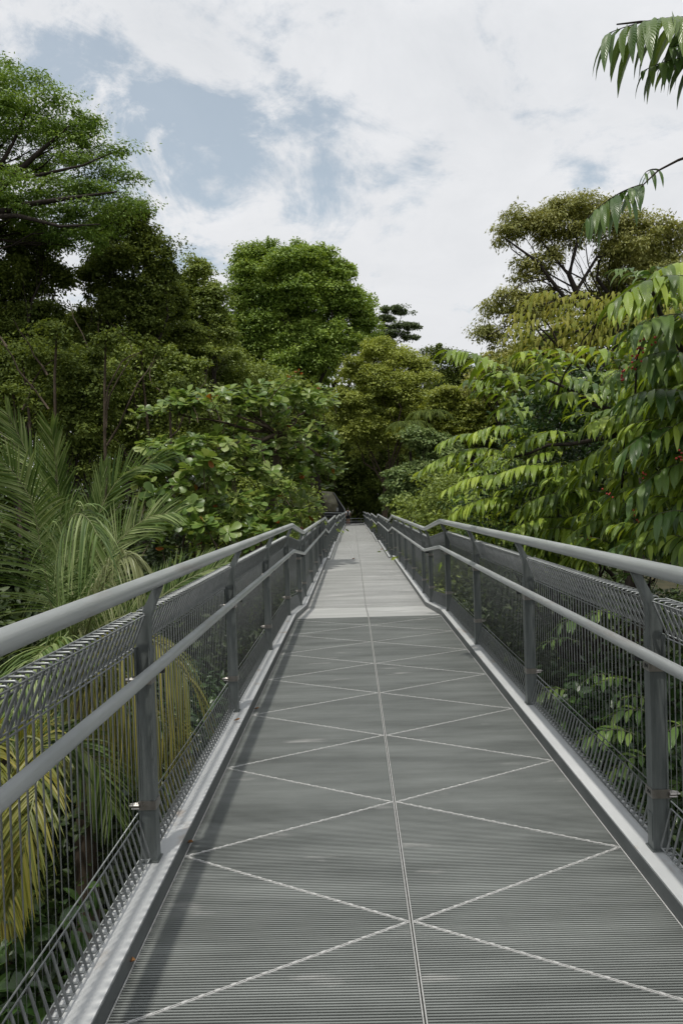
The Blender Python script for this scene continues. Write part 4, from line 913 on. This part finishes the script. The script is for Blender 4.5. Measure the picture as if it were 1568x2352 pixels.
def person():
    P0 = at(799.5, 1203, 72.6); P0[2] = dz(72.6)
    root = thing('person', 'person in white shirt and black shorts walking away with a black backpack', 'person', P0)
    skin = metal('skin', (.42, .24, .17), (.50, .30, .22), rough=.5, metallic=0, scale=20)
    white = metal('white cotton', (.72, .72, .72), (.82, .82, .82), rough=.8, metallic=0); black = metal('black cloth', (.012, .012, .014), (.025, .025, .028), rough=.8, metallic=0)
    hair = metal('dark hair', (.010, .008, .006), (.02, .016, .012), rough=.5, metallic=0)
    J = dict(pel=(0, 0, .95, .14, .11), wa=(0, 0, 1.10, .13, .10), ch=(0, .02, 1.32, .165, .12), nk=(0, .02, 1.47, .06, .06), hd=(0, .03, 1.58, .085, .10), tp=(0, .03, 1.68, .075, .085),
             sl=(-.19, .01, 1.42, .055, .055), el=(-.25, -.02, 1.14, .042, .042), wl=(-.23, .10, .92, .028, .028), hl=(-.23, .14, .84, .03, .022),
             sr=(.19, .01, 1.42, .055, .055), er=(.27, .03, 1.16, .042, .042), wr=(.26, .18, 1.0, .028, .028), hr=(.25, .23, .94, .03, .022),
             tl=(-.10, 0, .90, .095, .095), kl=(-.10, .08, .50, .058, .058), al=(-.10, .00, .10, .036, .036), fl=(-.10, .14, .03, .035, .03),
             tr=(.10, 0, .90, .095, .095), kr=(.10, -.02, .50, .058, .058), ar=(.11, -.20, .14, .036, .036), fr=(.11, -.10, .04, .035, .03))
    Ed = ['pel-wa', 'wa-ch', 'ch-nk', 'nk-hd', 'hd-tp', 'ch-sl', 'sl-el', 'el-wl', 'wl-hl', 'ch-sr', 'sr-er', 'er-wr', 'wr-hr', 'pel-tl', 'tl-kl', 'kl-al', 'al-fl', 'pel-tr', 'tr-kr', 'kr-ar', 'ar-fr']
    fing = []
    for h, s in (('hl', -1), ('hr', 1)):
        for k in range(5):
            nm = h+str(k); off = (-.024+.014*k) if k < 4 else .03
            J[nm] = (J[h][0]+off, J[h][1]+(.02 if k < 4 else -.01), J[h][2]-(.07-.006*abs(k-1.5) if k < 4 else .03), .009, .009); Ed.append(h+'-'+nm)
    def skinned(name, keys, edges, mat, grow=0, parent=root):
        me = bpy.data.meshes.new(name); ks = list(keys); me.from_pydata([J[k][:3] for k in ks], [tuple(ks.index(q) for q in e.split('-')) for e in edges], [])
        o = bpy.data.objects.new(name, me); COL.objects.link(o); o.parent = parent
        md = o.modifiers.new('s', 'SKIN'); 
        for i, k in enumerate(ks): me.skin_vertices[0].data[i].radius = (J[k][3]+grow, J[k][4]+grow)
        me.skin_vertices[0].data[0].use_root = True
        o.modifiers.new('b', 'SUBSURF').levels = 1; o.modifiers['b'].render_levels = 1
        bpy.context.view_layer.update(); m2 = bpy.data.meshes.new_from_object(o.evaluated_get(bpy.context.evaluated_depsgraph_get())); o.modifiers.clear(); o.data = m2
        m2.materials.clear(); m2.materials.append(mat); m2.polygons.foreach_set('use_smooth', np.ones(len(m2.polygons), bool)); return o
    skinned('body', J.keys(), Ed, skin)
    J['sle'] = tuple((np.array(J['sl'])*.45+np.array(J['el'])*.55)); J['sre'] = tuple((np.array(J['sr'])*.45+np.array(J['er'])*.55))
    skinned('shirt', ['ch', 'wa', 'pel', 'sl', 'sle', 'sr', 'sre'], ['ch-wa', 'wa-pel', 'ch-sl', 'sl-sle', 'ch-sr', 'sr-sre'], white, .018)
    J['tle'] = tuple(np.array(J['tl'])*.3+np.array(J['kl'])*.7); J['tre'] = tuple(np.array(J['tr'])*.3+np.array(J['kr'])*.7)
    skinned('shorts', ['pel', 'tl', 'tle', 'tr', 'tre'], ['pel-tl', 'tl-tle', 'pel-tr', 'tr-tre'], black, .026)
    hb = MB(); th = np.linspace(0, np.pi, 9); hb.tube([(0, .01, 1.66-.115*math.cos(t)) for t in th[::-1]], np.maximum(.098*np.sin(th), .004), 12); hb.build('hair', hair, root, True)
    bp = MB(); bp.tube([(0, -.17, .98), (0, -.19, 1.02), (0, -.21, 1.15), (0, -.20, 1.35), (0, -.17, 1.44), (0, -.15, 1.47)], [.04, .075, .095, .095, .075, .03], 12); bk = bp.build('backpack', black, root, True)
    st = MB()
    for s in (-1, 1): st.tube([(s*.10, -.12, 1.40), (s*.12, -.02, 1.52), (s*.12, .12, 1.42), (s*.13, .13, 1.2), (s*.14, .0, 1.05), (s*.12, -.12, 1.02)], .022, 6)
    st.build('strap', black, bk, True)
    for k, (x, y, z) in enumerate((J['fl'][:3], J['fr'][:3])):
        sh = MB(); sh.tube([(x, y-.17, z+.01), (x, y-.13, z+.01), (x, y-.03, z+.01), (x, y+.05, z+.0), (x, y+.09, z-.005)], [.02, .045, .048, .042, .015], 8); sh.build('shoe', black, root, True)
person()

# ------------------------------------------------------------------ fallen leaves on the deck and kerbs
M_DEAD = leafmat('dead leaf', [(.20, .09, .03), (.28, .15, .06)], .7, .1)
for lab, px, py, Y, z in (
    ('curled brown leaf on the deck by the left kerb nearest the camera', 300, 2210, 2.38, .012),
    ('small tan leaf lying beside the left kerb at the second seam', 350, 2085, 2.7, .012),
    ('brown leaf on the grating edge just past the near left post', 437, 1936, 3.2, .012),
    ('reddish leaf chip against the left kerb before the second post', 475, 1835, 3.7, .012),
    ('orange brown leaf on the left kerb by the second post', 545, 1655, 5.0, .085),
    ('flat reddish leaf on the deck left of the third seam', 592, 1628, 5.3, .012),
    ('dark twiggy leaf in the middle of the second span', 813, 1293, 22.0, None),
    ('dark leaf near the right kerb of the second span', 877, 1263, 26.0, None)):
    q = at(px, py, Y); zz = dz(q[1])+(z if z else .012)
    d = DEP + RT*(px-784)/FPX - UP*(py-1176)/FPX; t = (zz-EYE)/d[2]; q = np.array([0, 0, EYE])+d*t
    if z is None: zz = dz(q[1])+.012; q[2] = zz
    mb = MB(); T = tmpl([(0, .02), (.3, .22), (.6, .25), (.85, .12), (1, .01)], .5, -.35); sz = .05 if z else .11
    put(mb, T, q[None]-[[sz/2, 0, 0]], np.array([[1, rng.uniform(-1, 1), 0]]), np.array([[0, 0, 1.]]), sz, sz*.9)
    tag(mb.build('fallen_leaf', M_DEAD, smooth=True, loc=q), lab, 'leaf', 'fallen leaves on the walkway')
